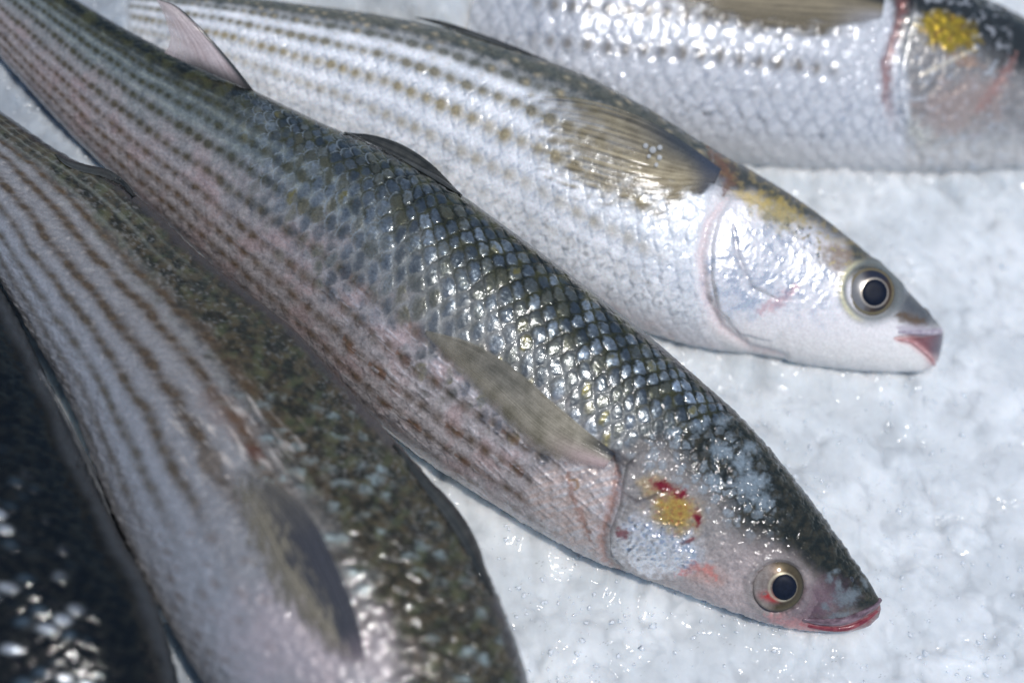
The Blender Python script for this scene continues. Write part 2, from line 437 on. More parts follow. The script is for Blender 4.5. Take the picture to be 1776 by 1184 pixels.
def tube(f, name, pts, rad, mat, colf=None, off=0.0, nseg=60, nr=14, flat=1.0, parent=None):
    C = catmull(pts, nseg); P, Nn = on_skin(f, C[:, 0], C[:, 1])
    for _ in range(6):
        P[1:-1] = (P[1:-1] * 2 + P[:-2] + P[2:]) / 4; Nn[1:-1] = (Nn[1:-1] * 2 + Nn[:-2] + Nn[2:]) / 4
    u = np.linspace(0, 1, nseg); P = P + Nn * off
    tg = np.gradient(P, axis=0); tg /= np.linalg.norm(tg, axis=1)[:, None]
    side = np.cross(tg, Nn); side /= np.linalg.norm(side, axis=1)[:, None]; up = np.cross(side, tg)
    r = rad(u)
    a = np.linspace(0, 2 * math.pi, nr, endpoint=False)
    V = P[:, None] + side[:, None] * (np.cos(a)[None, :, None] * r[:, None, None]) + up[:, None] * (np.sin(a)[None, :, None] * r[:, None, None] * flat)
    col = np.zeros((nseg, nr, 3)); sur = np.zeros((nseg, nr, 3)); sur[:] = (0.0, 0.3, 0.6)
    col[:] = colf(u[:, None] + 0 * a, a[None] + 0 * u[:, None]) if colf else 0.5
    F = grid_faces(nseg, nr, wrap=True)
    caps = []
    V = V.reshape(-1, 3); V = np.vstack([V, P[0], P[-1]])
    for k in range(nr):
        caps.append((len(V) - 2, (k + 1) % nr, k, k)); caps.append((len(V) - 1, (nseg - 1) * nr + k, (nseg - 1) * nr + (k + 1) % nr, (nseg - 1) * nr + (k + 1) % nr))
    col = np.vstack([col.reshape(-1, 3), col[0, :1], col[-1, :1]]); sur = np.vstack([sur.reshape(-1, 3), sur[0, :1], sur[-1, :1]])
    # caps as thin quads are avoided: pinch the ends instead
    V[:nr] = V[:nr] * 0.02 + P[0] * 0.98; V[(nseg - 1) * nr:nseg * nr] = V[(nseg - 1) * nr:nseg * nr] * 0.02 + P[-1] * 0.98
    return make_mesh(name, V[:-2], F, mat, parent or f.root, np.clip(col[:-2], .003, .95), sur[:-2], origin=f.origin)

def dome(f, name, cx, cy, r_px, height, mat, colf=None, off=0.0, mixn=0.5, parent=None, nr=40, na=96, sx=1.0, sy=1.0, rot=0.0, prof=None, base=None):
    p, n = on_skin(f, [cx], [cy]); p = p[0]; n = n[0]
    n = n * mixn + BACK * (1 - mixn); n /= np.linalg.norm(n)
    if base is not None: p, n = base
    f_last = (p, n)
    R_ = RIGHT - n * (RIGHT @ n); R_ /= np.linalg.norm(R_); U_ = np.cross(n, R_)
    s = depth(p) * PXW * r_px
    rr = np.linspace(0, 1, nr)[:, None]; aa = np.linspace(0, 2 * math.pi, na, endpoint=False)[None]
    x = rr * np.cos(aa) * sx; y = rr * np.sin(aa) * sy
    c_, s_ = math.cos(rot), math.sin(rot); x, y = x * c_ - y * s_, x * s_ + y * c_
    z = (prof(rr + 0 * aa) if prof else (np.sqrt(np.clip(1 - (rr + 0 * aa) ** 2 * 0.97, 0, 1)))) * height + off
    V = p + (x * s)[..., None] * R_ + (y * s)[..., None] * U_ + z[..., None] * n
    col = colf(rr + 0 * aa, aa + 0 * rr, x, y) if colf else None
    sur = None
    if col is not None:
        col, sur = col
    o = make_mesh(name, V.reshape(-1, 3), grid_faces(nr, na, wrap=True), mat, parent or f.root, None if col is None else np.clip(col, .003, .95).reshape(-1, 3),
                  None if sur is None else sur.reshape(-1, 3), origin=f.origin)
    return o, f_last

# ------------------------------------------------------------------ shared skin recipe
def scale_relief(f, amp, lump=None):
    """overlapping scales: each rises to its free edge and drops to the next one"""
    t = f.t
    prof = sm(-0.02, 0.16, t) * (1 - 0.75 * np.clip(t, 0, 1.1))
    cross = 1 - 0.35 * f.dv ** 2
    return amp * prof * cross

def finish(f, metal, rough, bump):
    z = np.zeros(f.shape)
    return np.clip(metal + z, 0, 1), np.clip(rough + z, 0.05, 1), np.clip(bump + z, 0, 2)

def bead(f, wv=0.20, fade=0.3, wu=0.32):
    return np.exp(-(f.dvs / wv) ** 2) * (fade + (1 - fade) * np.exp(-(f.fu / wu) ** 2)) * (0.7 + 0.4 * f.br)

# ------------------------------------------------------------------ the fish
DARK = (0.010, 0.013, 0.011); OLIVE = (0.075, 0.078, 0.045); BEAD = (0.105, 0.078, 0.042)
STEEL = (0.30, 0.37, 0.45); PINK = (0.42, 0.39, 0.395); PALE = (0.60, 0.58, 0.58); SILV = (0.80, 0.82, 0.84)
BLOOD = (0.16, 0.012, 0.022); YEL = (0.62, 0.40, 0.05)

def paint_main(f):
    X, Y, ps, t, dv, r1, r2 = f.X, f.Y, f.psi, f.t, f.dv, f.rnd, f.rnd2
    n1 = fbm(X / 55., Y / 55., 1, 5); n2 = fbm(X / 16., Y / 16., 2, 4); n3 = fbm(X / 6., Y / 6., 3, 3)
    ns_ = fbm((X * .75 + Y * .65) / 60., (-X * .65 + Y * .75) / 7., 4, 4)             # streaks along the body
    nx_ = fbm((X * .3 + Y * .95) / 8., (X * .95 - Y * .3) / 60., 6, 4)                # streaks across
    p = ps + 0.03 * n1 + 0.02 * n2
    front = sm(520, 760, X)                         # 0 striped rear, 1 shingled middle
    dk = 0.20 + 0.06 * front
    flank = mixc((0.21, 0.25, 0.265), PINK, sm(0.36, 0.62, p + 0.05 * n1))
    flank = mixc(flank, (0.23, 0.235, 0.225), front * (1 - sm(0.50, 0.60, p)) * 0.85)
    flank = mixc(flank, (0.52, 0.49, 0.50), sm(0.74, 0.95, p))
    flank = mixc(flank, (0.46, 0.30, 0.29), 0.40 * sm(-0.1, 0.5, n1) * sm(0.45, 0.6, p))
    flank = flank * ((1 + 0.30 * n2 + 0.20 * n3) * (1 - .30 * (1 - front)))[..., None]  # rear colour darkened to stand for weaker light at the upper left
    col = mixc(mixc(DARK, (0.045, 0.047, 0.020), sm(-.2, .5, fbm(X / 28., Y / 28., 91, 3))), flank, sm(dk, dk + 0.20, p))
    # dotted stripes, one to each row of scales
    b = 1.1 * bead(f, .24, .45, .36)
    bs = sm(0.18, 0.26, p) * (1 - 0.15 * sm(.5, .62, p)) * (1 - 0.7 * sm(0.78, 0.92, p)) * (1 - 0.6 * front * (1 - sm(0.5, .62, p)) ) * (1 - sm(1000, 1080, X) * 0.85)
    bc = mixc((0.045, 0.046, 0.024), (0.095, 0.066, 0.040), sm(0.4, 0.7, p))
    col = mixc(col, bc * (1 + 0.5 * n3)[..., None], np.clip(b * 1.05 * bs, 0, 0.93))
    # yellowish between the rear stripes
    gl = np.exp(-((np.abs(f.dvs) - 0.5) / 0.12) ** 2) * (1 - front) * sm(.22, .3, p) * (1 - sm(.42, .55, p))
    col = mixc(col, (0.33, 0.35, 0.27), 0.3 * gl * (.6 + .6 * n2))
    # slate plates of the scales on the back and middle
    pl = sm(0.06, 0.34, t + .16 * n3) * (1 - sm(0.58, 0.95, t + .15 * n2)) * (1 - sm(0.38, 0.80, np.abs(dv + .2 * n2)))
    pm = sm(340, 560, X) * (1 - sm(0.50, 0.68, p + .12 * n1)) * sm(0.10, 0.19, p) * (1 - sm(1235, 1300, X - 0.35 * (Y - 700)))
    bright = (.12 + .88 * sm(0.15, 0.95, r1)) * (.8 + .5 * sm(-.3, .4, n1)) * (0.5 + 0.5 * sm(0.45, 0.2, p) * sm(800, 950, X) + 0.25 * sm(-.2, .4, n1))
    plc = mixc(mixc((0.040, 0.056, 0.075), (0.075, 0.075, 0.045), sm(.4, .8, r2)), (0.25, 0.31, 0.38), bright * (0.75 + 0.5 * n3))
    plc = mixc(plc, (0.33, 0.30, 0.22), 0.4 * sm(0.36, 0.55, p) * r2)
    col = mixc(col, plc, np.clip(pl * pm * (0.55 + 0.45 * r2) * 1.05, 0, 0.95))
    gap = (1 - sm(0.03, 0.14, t)) * pm
    col = mixc(col, (0.034, 0.036, 0.020), 0.75 * gap * sm(.45, .3, p))
    # scattered olive and rust scales
    col = mixc(col, (0.16, 0.14, 0.03), (r2 > 0.95) * sm(-.2, .3, n2) * pl * pm * 0.7)
    rust = sm(0.5, 0.9, f.br) * np.exp(-(f.dvs / .22) ** 2) * sm(.5, .58, p) * (1 - sm(.8, .9, p)) * sm(450, 600, X) * (1 - sm(950, 1050, X))
    col = mixc(col, (0.20, 0.11, 0.07), rust * sm(0.05, 0.4, t) * 0.55)
    # white frayed flecks low on the side
    fl = sm(0.1, 0.5, ns_) * sm(.50, .62, p)
    col = mixc(col, (0.72, 0.70, 0.72), 0.6 * fl * (.25 + .75 * sm(450, 760, X)) * sm(-.3, .3, n1 + n2))
    net = (1 - sm(0.02, 0.13, np.abs(t - .02))) * sm(380, 450, X) * (1 - sm(640, 740, X)) * (1 - sm(.42, .58, p)) * sm(-.3, .3, n1 + n2)
    col = mixc(col, (0.24, 0.29, 0.34), 0.6 * net)
    # ---- head
    hd = sm(0, 26, sdpoly(X, Y, [(1070, 772), (1105, 745), (1150, 728), (1230, 722), (1290, 690), (1380, 760), (1600, 1060), (1500, 1200), (1300, 1130), (1150, 1060), (1080, 1030), (1045, 985), (1040, 930), (1060, 880), (1072, 830)]) + 6 * n2) if True else 0
    tube_y = segd(X, Y, [(1070, 770), (1150, 770), (1250, 870), (1300, 930), (1362, 965), (1425, 1020), (1450, 1065), (1540, 1085)])[0]
    above = inpoly(X, Y, [(1050, 740), (1150, 772), (1225, 850), (1290, 925), (1340, 955), (1395, 985), (1420, 1040), (1400, 1072), (1470, 1072), (1560, 1075), (1560, 900), (1300, 600), (1050, 600)])
    sdk = np.where(above, tube_y, -tube_y)
    low = mixc((0.25, 0.235, 0.225), (0.42, 0.355, 0.345), sm(900, 1060, Y + 0.3 * (X - 1200)))
    low = low * (1 + 0.22 * n2 + 0.15 * n3)[..., None]
    top = mixc((0.014, 0.017, 0.014), (0.035, 0.034, 0.024), sm(-.3, .5, n2))
    hc = mixc(low, top, sm(-26, 34, sdk + 16 * n1 + 8 * n2))
    vio = ell(X, Y, 1395, 1045, 75, 38, -15, .5, .3)
    hc = mixc(hc, (0.12, 0.075, 0.095), vio * 0.8)
    # pale crinkled skin over the cheek and nape
    wx = X + 7 * n2; wy = Y + 7 * fbm(X / 16., Y / 16., 25, 3)
    crk = np.zeros(X.shape); hz = f.front & (X > 1050) & (Y > 650)
    c1, c2, ci = worley(wx[hz] / 19, wy[hz] / 19, 26); crk[hz] = sm(.08, .34, c2 - c1) * sm(.15, .8, ci) * (.75 + .5 * n3[hz])
    nape = ell(X, Y, 1215, 790, 120, 62, 40, .5, .5, 22) + 0.75 * ell(X, Y, 1270, 850, 90, 50, 45, .5, .5, 23) + ell(X, Y, 1130, 790, 45, 26, -10, .4, .3, 24)
    hc = mixc(hc, (0.30, 0.36, 0.41), np.clip(nape, 0, 1) * crk * 0.6)
    for (cx, cy, rx, ry, a) in [(1295, 838, 16, 26, -20), (1325, 868, 12, 14, 0), (1318, 832, 15, 10, 20), (1285, 800, 14, 10, 0), (1250, 782, 18, 12, 30), (1165, 748, 14, 9, 30), (1210, 735, 14, 10, 0), (1252, 726, 12, 10, 20), (1300, 775, 10, 8, 0), (1240, 832, 14, 11, 20)]:
        hc = mixc(hc, (0.24, 0.30, 0.35), 0.7 * ell(X, Y, cx, cy, rx, ry, a, .8, .7, int(cx), 9))
    for (cx, cy, rx, ry, a) in [(1465, 1035, 17, 13, 10), (1432, 1048, 8, 6, 30), (1440, 1000, 5, 8, 0), (1450, 988, 6, 4, 0), (1480, 1028, 13, 9, -30), (1460, 1065, 20, 6, -8), (1455, 1012, 6, 9, 0), (1500, 1010, 4, 9, -30)]:
        hc = mixc(hc, (0.15, 0.18, 0.20), 0.75 * ell(X, Y, cx, cy, rx, ry, a, .7, .6, int(cy), 7))
    # pale ring of soft tissue round the eye
    er = np.hypot(X - 1352, (Y - 1012))
    hc = mixc(hc, (0.27, 0.245, 0.235), np.exp(-((er - 50) / 9) ** 2) * (0.35 + 0.55 * sm(1380, 1320, X)))
    # gill cover silver and the yellow spot
    sil = np.clip(ell(X, Y, 1140, 935, 66, 46, 20, .6, .6, 41) + 0.9 * ell(X, Y, 1170, 955, 50, 26, 20, .5, .6, 42) + ell(X, Y, 1108, 962, 34, 12, 45, .3, .4, 43), 0, 1)
    silk = sil * (.55 + .45 * sm(-0.25, 0.35, fbm(X / 13., Y / 13., 44, 4) + .15))
    hc = mixc(hc, (0.80, 0.80, 0.82), silk)
    hc = mixc(hc, (0.36, 0.28, 0.16), 0.8 * ell(X, Y, 1133, 835, 24, 20, 10, .4, .4, 50))
    yel = ell(X, Y, 1172, 882, 42, 31, 32, .6, .35, 51, 22)
    hc = mixc(hc, mixc((0.36, 0.24, 0.045), (0.28, 0.12, 0.03), sm(-.1, .6, fbm(X / 12., Y / 12., 52, 3))), yel * .93)
    bl = np.clip(ell(X, Y, 1150, 838, 20, 9, 18, .6, .8, 60, 8) + ell(X, Y, 1182, 852, 10, 9, 30, .6, .8, 61, 8) + ell(X, Y, 1212, 893, 6, 12, -10, .6, .7, 62, 8)
                 + .8 * ell(X, Y, 1195, 932, 12, 4, -20, .6, .6, 63, 8) + .75 * ell(X, Y, 1083, 915, 12, 9, 20, .4, .6, 64, 8), 0, 1)
    hc = mixc(hc, BLOOD, bl)
    hc = mixc(hc, (0.40, 0.06, 0.03), sm(0.35, .7, fbm(X / 6., Y / 6., 66, 3)) * yel * 0.7)
    hc = mixc(hc, (0.62, 0.13, 0.12), 0.6 * line(X, Y, [(1178, 990), (1205, 978), (1228, 982), (1246, 998)], 8, rag=10))
    hc = mixc(hc, (0.50, 0.26, 0.20), 0.4 * ell(X, Y, 1225, 990, 34, 16, 15, .6, .5, 70))
    hc = mixc(hc, (0.06, 0.05, 0.05), 0.7 * line(X, Y, [(1085, 848), (1108, 862), (1130, 856), (1150, 845)], 4))
    # mouth: raw red rim under the dark snout
    hc = mixc(hc, (0.22, 0.04, 0.055), 0.85 * line(X, Y, [(1390, 1078), (1430, 1088), (1470, 1087), (1505, 1073), (1530, 1052)], 10, rag=5))
    hc = mixc(hc, (0.60, 0.25, 0.24), 0.6 * line(X, Y, [(1330, 1060), (1380, 1084), (1420, 1094)], 13, rag=6))
    col = mixc(col, hc, hd)
    # torn pinkish flesh in front of the fin
    tf = sdpoly(X, Y, [(985, 792), (1060, 786), (1075, 830), (1055, 890), (1045, 940), (1060, 1000), (990, 960), (930, 900), (900, 850), (940, 800)])
    tm = sm(-10, 22, tf + 10 * n1)
    col = mixc(col, mixc((0.50, 0.41, 0.375), (0.50, 0.49, 0.50), sm(-.5, .8, nx_ + .6 * n2)), tm * 0.9)
    col = mixc(col, (0.30, 0.17, 0.13), 0.7 * line(X, Y, [(985, 800), (995, 850), (1015, 900), (1030, 935)], 6, rag=6))
    col = mixc(col, (0.34, 0.17, 0.12), 0.6 * line(X, Y, [(1062, 780), (1075, 820), (1062, 870), (1045, 925), (1050, 965), (1090, 1000)], 7, rag=6))
    col = mixc(col, (0.30, 0.17, 0.07), 0.8 * line(X, Y, [(988, 826), (1003, 826), (1006, 838), (998, 844)], 3.0))
    # crease of dark skin above the fin root
    col = mixc(col, (0.05, 0.045, 0.045), 0.75 * ell(X, Y, 1060, 785, 50, 12, 20, .5, .5, 80))
    edge = sm(0.10, 0.02, ps)
    col = mixc(col, (0.055, 0.06, 0.065), 0.7 * edge)
    body = 1 - hd
    # relief
    amp = 0.00030 + 0.00022 * front * sm(.6, .4, p)
    rel = .75 * scale_relief(f, amp) * body * (1 - tm) * sm(0.06, .12, p) * (1 - 0.6 * sm(.8, .95, p)) * (0.55 + 0.9 * r2)
    lump = np.sqrt(np.clip(1 - (dv / 0.55) ** 2, 0, 1)) * np.sqrt(np.clip(1 - ((t - 0.42) / 0.42) ** 2, 0, 1))
    rel = rel + 0.00030 * lump * pm * sm(.60, .40, p) * (0.6 + r1) * sm(540, 680, X)
    rel = rel + 0.00032 * n2 * (0.4 + .4 * tm + 0.7 * hd) + .0002 * hd * fbm(X / 9., Y / 9., 89, 3) + .0004 * silk * fbm(X / 8., Y / 8., 90, 3) + 0.00010 * n3
    rel = rel + 0.0003 * np.clip(nape, 0, 1) * crk * hd
    rel = rel + 0.0002 * (nx_ + 1.2 * n2) * tm + (.00018 * fl + .00010 * ns_ * sm(.5, .6, p)) * body * sm(480, 760, X)
    rel = rel - 0.0007 * line(X, Y, [(1062, 780), (1075, 820), (1062, 870), (1045, 925), (1050, 965), (1095, 1005), (1160, 1030)], 7)
    rel = rel - 0.0011 * line(X, Y, [(1398, 1074), (1430, 1079), (1470, 1077), (1505, 1063), (1530, 1045)], 5)
    rel = rel - 0.0016 * (1 - sm(38, 49, er)) + 0.0007 * np.exp(-((er - 52) / 7) ** 2)
    glz = sm(.15, .55, fbm(X / 9., Y / 9., 88, 3)) * (.4 + .6 * r1)
    metal = 0.10 * body + 0.35 * glz * sm(.25, .35, p) * body + .5 * glz * hd * sm(-10, -30, sdk) + 0.25 * pl * pm * body + 0.75 * silk * hd + 0.3 * fl
    rough = 0.42 - 0.12 * silk * hd - 0.10 * pl * pm + 0.08 * tm
    bump = 0.8 + 0.6 * silk + 0.3 * tm - 0.15 * hd * (1 - silk) * (1 - np.clip(nape, 0, 1))
    return (col, *finish(f, metal, rough, bump), rel)

def paint_silver(f):
    X, Y, ps, t, dv, r1, r2 = f.X, f.Y, f.psi, f.t, f.dv, f.rnd, f.rnd2
    n1 = fbm(X / 60., Y / 60., 101, 5); n2 = fbm(X / 16., Y / 16., 102, 4); n3 = fbm(X / 6., Y / 6., 103, 3)
    p = ps + 0.02 * n1 + 0.015 * n2
    front = sm(800, 1150, X)
    white = mixc((0.72, 0.75, 0.79), (0.84, 0.86, 0.89), sm(-.3, .4, n1))
    white = white * (1 + 0.12 * n2 + 0.10 * n3)[..., None]
    col = mixc(mixc((0.055, 0.065, 0.062), (0.12, 0.12, 0.10), sm(-.4, .4, n2)), white, sm(0.19 + 0.02 * front, 0.34 + .04 * front, p))
    b = 1.15 * bead(f, .26, .50, .34)
    bs = sm(0.05, 0.12, p) * (1 - sm(0.60, 0.72, p)) * (1 - 0.9 * sm(1080, 1180, X)) * (1 - 0.45 * sm(.42, .6, p))
    col = mixc(col, mixc((0.10, 0.105, 0.085), (0.26, 0.215, 0.11), sm(0.25, .5, p)) * (1 + .4 * n3)[..., None], np.clip(b * bs * 1.05, 0, .92))
    tri = sm(0.5, 0.0, t) * sm(0.25, .5, np.abs(dv))
    col = mixc(col, (0.36, 0.42, 0.50), 0.5 * tri * sm(.3, .4, p) * (1 - sm(.75, .9, p)))
    # bronze flecks on the dark back
    plk = np.exp(-(dv / .3) ** 2) * np.exp(-((t - .4) / .2) ** 2)
    col = mixc(col, (0.40, 0.34, 0.22), plk * sm(.35, .9, r1) * (1 - sm(.28, .36, p)) * sm(.05, .1, p) * .8)
    belly = sm(.72, .92, p)
    col = mixc(col, (0.66, 0.62, 0.63), belly * .7)
    col = mixc(col, (0.62, 0.47, 0.44), 0.5 * belly * sm(800, 1000, X) * (1 - sm(1180, 1280, X)) * sm(-.2, .4, n1))
    # ---- head
    hm = sm(-8, 14, sdpoly(X, Y, [(1235, 270), (1290, 260), (1700, 520), (1700, 720), (1300, 650), (1225, 580), (1205, 520), (1200, 440), (1218, 370), (1240, 330)]))
    dtop, _ = segd(X, Y, [(1250, 345), (1300, 352), (1350, 385), (1400, 400), (1450, 432), (1475, 470), (1500, 500), (1555, 545), (1600, 566), (1640, 572)])
    ab = inpoly(X, Y, [(1235, 330), (1300, 352), (1350, 385), (1400, 400), (1450, 432), (1475, 470), (1500, 500), (1555, 545), (1600, 566), (1640, 572), (1700, 572), (1700, 300), (1300, 200), (1235, 240)])
    sdk = np.where(ab, dtop, -dtop)
    low = mixc((0.76, 0.74, 0.75), (0.72, 0.71, 0.69), sm(540, 640, Y)) * (1 + .05 * n2)[..., None]
    hc = mixc(low, mixc((0.06, 0.065, 0.06), (0.20, 0.165, 0.09), sm(-.2, .5, n2) * (1 - sm(1480, 1540, X))), sm(-20, 26, sdk + 14 * n1 + 7 * n2))
    hc = mixc(hc, (0.23, 0.17, 0.12), 0.85 * ell(X, Y, 1445, 455, 34, 24, 30, .5, .5, 120))
    sil = np.clip(ell(X, Y, 1330, 455, 85, 78, 20, .4, .4, 121, 30) + ell(X, Y, 1268, 500, 48, 60, 0, .5, .4, 122) + .7 * ell(X, Y, 1405, 500, 60, 50, 50, .5, .7, 123), 0, 1)
    silk = sil * (0.55 + 0.45 * sm(-.2, .3, fbm(X / 20., Y / 20., 124, 5)))
    hc = mixc(hc, (0.90, 0.91, 0.93), silk * .95)
    yl = ell(X, Y, 1345, 378, 42, 24, 25, .7, .7, 125, 14)
    hc = mixc(hc, (0.46, 0.35, 0.09), yl * .75)
    hc = mixc(hc, (0.55, 0.42, 0.15), .7 * ell(X, Y, 1300, 355, 26, 11, 20, .5, .6, 126, 12))
    gold = sm(.15, .5, fbm(X / 9., Y / 9., 127, 3)) * ell(X, Y, 1420, 430, 85, 22, 38, .5, .4, 128)
    hc = mixc(hc, (0.60, 0.50, 0.26), gold * .8)
    # grey skin between eye and snout
    sn = ell(X, Y, 1582, 532, 55, 30, 45, .4, .2, 129)
    hc = mixc(hc, (0.10, 0.11, 0.125), sn * .8)
    hc = mixc(hc, (0.11, 0.07, 0.035), .85 * line(X, Y, [(1550, 548), (1580, 556), (1608, 562)], 9, rag=5))
    hc = mixc(hc, (0.42, 0.38, 0.44), .8 * line(X, Y, [(1555, 570), (1590, 575), (1634, 578)], 9))
    er = np.hypot(X - 1510, (Y - 508) * 1.0)
    hc = mixc(hc, (0.16, 0.18, 0.18), np.exp(-((er - 48) / 8) ** 2) * .85)
    hc = mixc(hc, (0.66, 0.62, 0.38), .75 * np.exp(-((er - 54) / 4.5) ** 2) * sm(1505, 1470, X) * sm(430, 480, Y) )
    # pink seams of the gill cover
    seam = [(1258, 352), (1225, 395), (1212, 450), (1222, 520), (1250, 570), (1300, 605), (1360, 620)]
    hc = mixc(hc, (0.66, 0.42, 0.42), .32 * line(X, Y, seam, 10, rag=5))
    hc = mixc(hc, (0.62, 0.36, 0.38), .6 * line(X, Y, [(1310, 545), (1345, 530), (1385, 500)], 10, rag=8))
    hc = mixc(hc, (0.42, 0.40, 0.42), .5 * line(X, Y, [(1268, 400), (1275, 450), (1300, 500), (1340, 520)], 5, rag=5))
    hc = mixc(hc, (0.35, 0.16, 0.16), .85 * ell(X, Y, 1602, 600, 26, 9, 40, .5, .3, 131))
    wd = sm(-3, 4, sdpoly(X, Y, [(1562, 588), (1600, 584), (1645, 574), (1650, 600), (1632, 624), (1620, 628), (1600, 608)]))
    hc = mixc(hc, mixc((.17, .075, .085), (.10, .09, .12), sm(1605, 1636, X + .3 * (Y - 590))), wd * .95)
    hc = mixc(hc, (.50, .38, .38), .7 * sm(1596, 1618, X) * sm(606, 626, Y))
    hc = mixc(hc, (0.64, 0.33, 0.32), .7 * line(X, Y, [(1550, 590), (1580, 594), (1604, 612), (1622, 634)], 7))
    col = mixc(col, hc, hm)
    col = mixc(col, (0.16, 0.09, 0.06), .85 * line(X, Y, [(1225, 262), (1250, 290), (1262, 318), (1252, 345)], 13, rag=8))
    # fin root patch
    col = mixc(col, (0.20, 0.22, 0.27), .6 * ell(X, Y, 1205, 315, 45, 22, 20, .5, .4, 133))
    body = 1 - hm
    amp = 0.00018
    rel = scale_relief(f, amp) * body * (1 - .5 * belly) * (.6 + .8 * r2)
    lump = np.sqrt(np.clip(1 - (dv / .6) ** 2, 0, 1)) * np.sqrt(np.clip(1 - ((t - .45) / .45) ** 2, 0, 1))
    rel = rel + 0.0003 * lump * r1 * body * (0.3 + .7 * sm(1000, 1150, X))
    rel = rel + 0.00016 * n2 + 0.00007 * n3 + 0.0002 * silk * fbm(X / 12., Y / 12., 140, 4)
    rel = rel - 0.0010 * line(X, Y, seam, 7, taper=False) - 0.0006 * line(X, Y, [(1268, 400), (1275, 450), (1300, 505), (1345, 525)], 6)
    rel = rel - 0.0016 * line(X, Y, [(1552, 588), (1590, 586), (1640, 583)], 4)
    rel = rel - 0.0013 * ell(X, Y, 1612, 598, 22, 8, 40, .5, 0)
    rel = rel - 0.0016 * (1 - sm(38, 48, er)) + 0.0008 * np.exp(-((er - 53) / 7) ** 2)
    glz = sm(.0, .5, fbm(X / 10., Y / 10., 188, 3)) * (.3 + .7 * r1)
    metal = (0.05 + .5 * glz * sm(.28, .4, p) * (1 - belly)) * body + .7 * silk * hm + .5 * gold * hm
    rough = .36 - .10 * silk
    bump = .9 * body + .35 * hm + .6 * silk * hm - .2 * hm * sm(560, 620, Y)
    return (col, *finish(f, metal, rough, bump), rel)

def paint_far(f):
    X, Y, ps, t, dv, r1, r2 = f.X, f.Y, f.psi, f.t, f.dv, f.rnd, f.rnd2
    n1 = fbm(X / 70., Y / 70., 201, 5); n2 = fbm(X / 18., Y / 18., 202, 4); n3 = fbm(X / 7., Y / 7., 203, 3)
    p = ps + .02 * n1
    col = mixc(mixc((0.07, .08, .075), (.14, .13, .10), sm(-.3, .4, n2)), (0.58, 0.60, 0.635), sm(.22, .38, p))
    col = col * (1 + .15 * n2 + .12 * n3)[..., None]
    b = 1.3 * bead(f, .20, .1, .29)
    bs = sm(.1, .2, p) * (1 - sm(.55, .66, p)) * sm(900, 960, X) * (1 - sm(1400, 1480, X))
    col = mixc(col, (.16, .14, .11), np.clip(b * bs * 1.1, 0, .9))
    tri = sm(.45, 0., t)
    col = mixc(col, (.34, .37, .42), .55 * tri * sm(.3, .4, p) * (1 - sm(.75, .9, p)))
    belly = sm(.72, .88, p)
    col = mixc(col, (.62, .62, .62), belly * .8)
    hm = sm(-6, 14, X - (1545 + 22 * np.sin((Y - 60) / 110.)))
    low = mixc((.30, .29, .28), (.52, .51, .50), sm(200, 280, Y)) * (1 + .3 * n2)[..., None]
    hc = mixc((.035, .04, .04), low, sm(45, 120, Y - .42 * (X - 1620) + 30 * n1))
    hc = mixc(hc, (.55, .57, .60), sm(.1, .5, fbm(X / 15., Y / 15., 210, 4)) * .7 * (1 - sm(1720, 1776, X)))
    yl = np.clip(ell(X, Y, 1640, 80, 48, 30, 12, .35, .5, 211, 16) + .7 * ell(X, Y, 1612, 60, 22, 12, 0, .4, .5, 212, 12), 0, 1)
    hc = mixc(hc, mixc((.46, .33, .03), (.28, .17, .03), sm(-.1, .5, fbm(X / 14., Y / 14., 216, 3))), yl * .95)
    hc = mixc(hc, (.42, .22, .10), .5 * ell(X, Y, 1670, 125, 26, 10, 10, .5, .6, 213, 10) + 0 * X)
    hc = mixc(hc, (.50, .36, .30), .45 * ell(X, Y, 1660, 200, 75, 42, -20, .5, .6, 214, 26))
    hc = mixc(hc, (.38, .20, .17), .6 * line(X, Y, [(1690, 210), (1715, 180), (1740, 145), (1760, 110)], 10, rag=8))
    hc = mixc(hc, (.66, .60, .48), .8 * line(X, Y, [(1590, 152), (1630, 132), (1690, 104)], 4))
    rim = line(X, Y, [(1572, 60), (1552, 120), (1545, 180), (1565, 225), (1600, 250)], 14, rag=8, taper=False)
    hc = mixc(hc, (.72, .71, .64), rim * .85 * sm(-.3, .1, n3 + .1))
    col = mixc(col, hc, hm)
    seam = [(1556, -10), (1562, 40), (1548, 85), (1534, 130), (1534, 190), (1550, 240), (1590, 280)]
    col = mixc(col, (.24, .10, .09), .8 * line(X, Y, seam, 9, rag=6, taper=False) * sm(260, 150, Y))
    body = 1 - hm
    rel = scale_relief(f, .00022) * body * (.6 + .8 * r2)
    lump = np.sqrt(np.clip(1 - (dv / .6) ** 2, 0, 1)) * np.sqrt(np.clip(1 - ((t - .45) / .45) ** 2, 0, 1))
    rel = rel + .00045 * lump * r1 * body * sm(.3, .45, p) + .0003 * n2 + .0001 * n3 + .0004 * hm * fbm(X / 14., Y / 14., 220, 4)
    rel = rel - .0012 * line(X, Y, seam, 8, taper=False)
    glz = sm(.0, .5, fbm(X / 12., Y / 12., 288, 3)) * (.3 + .7 * r1)
    metal = .6 * glz * sm(.25, .4, p) * (1 - belly) * body + hm * .35 * (1 - belly) + .3 * yl * hm
    return (col, *finish(f, metal, .34, .9 - .3 * hm), rel)

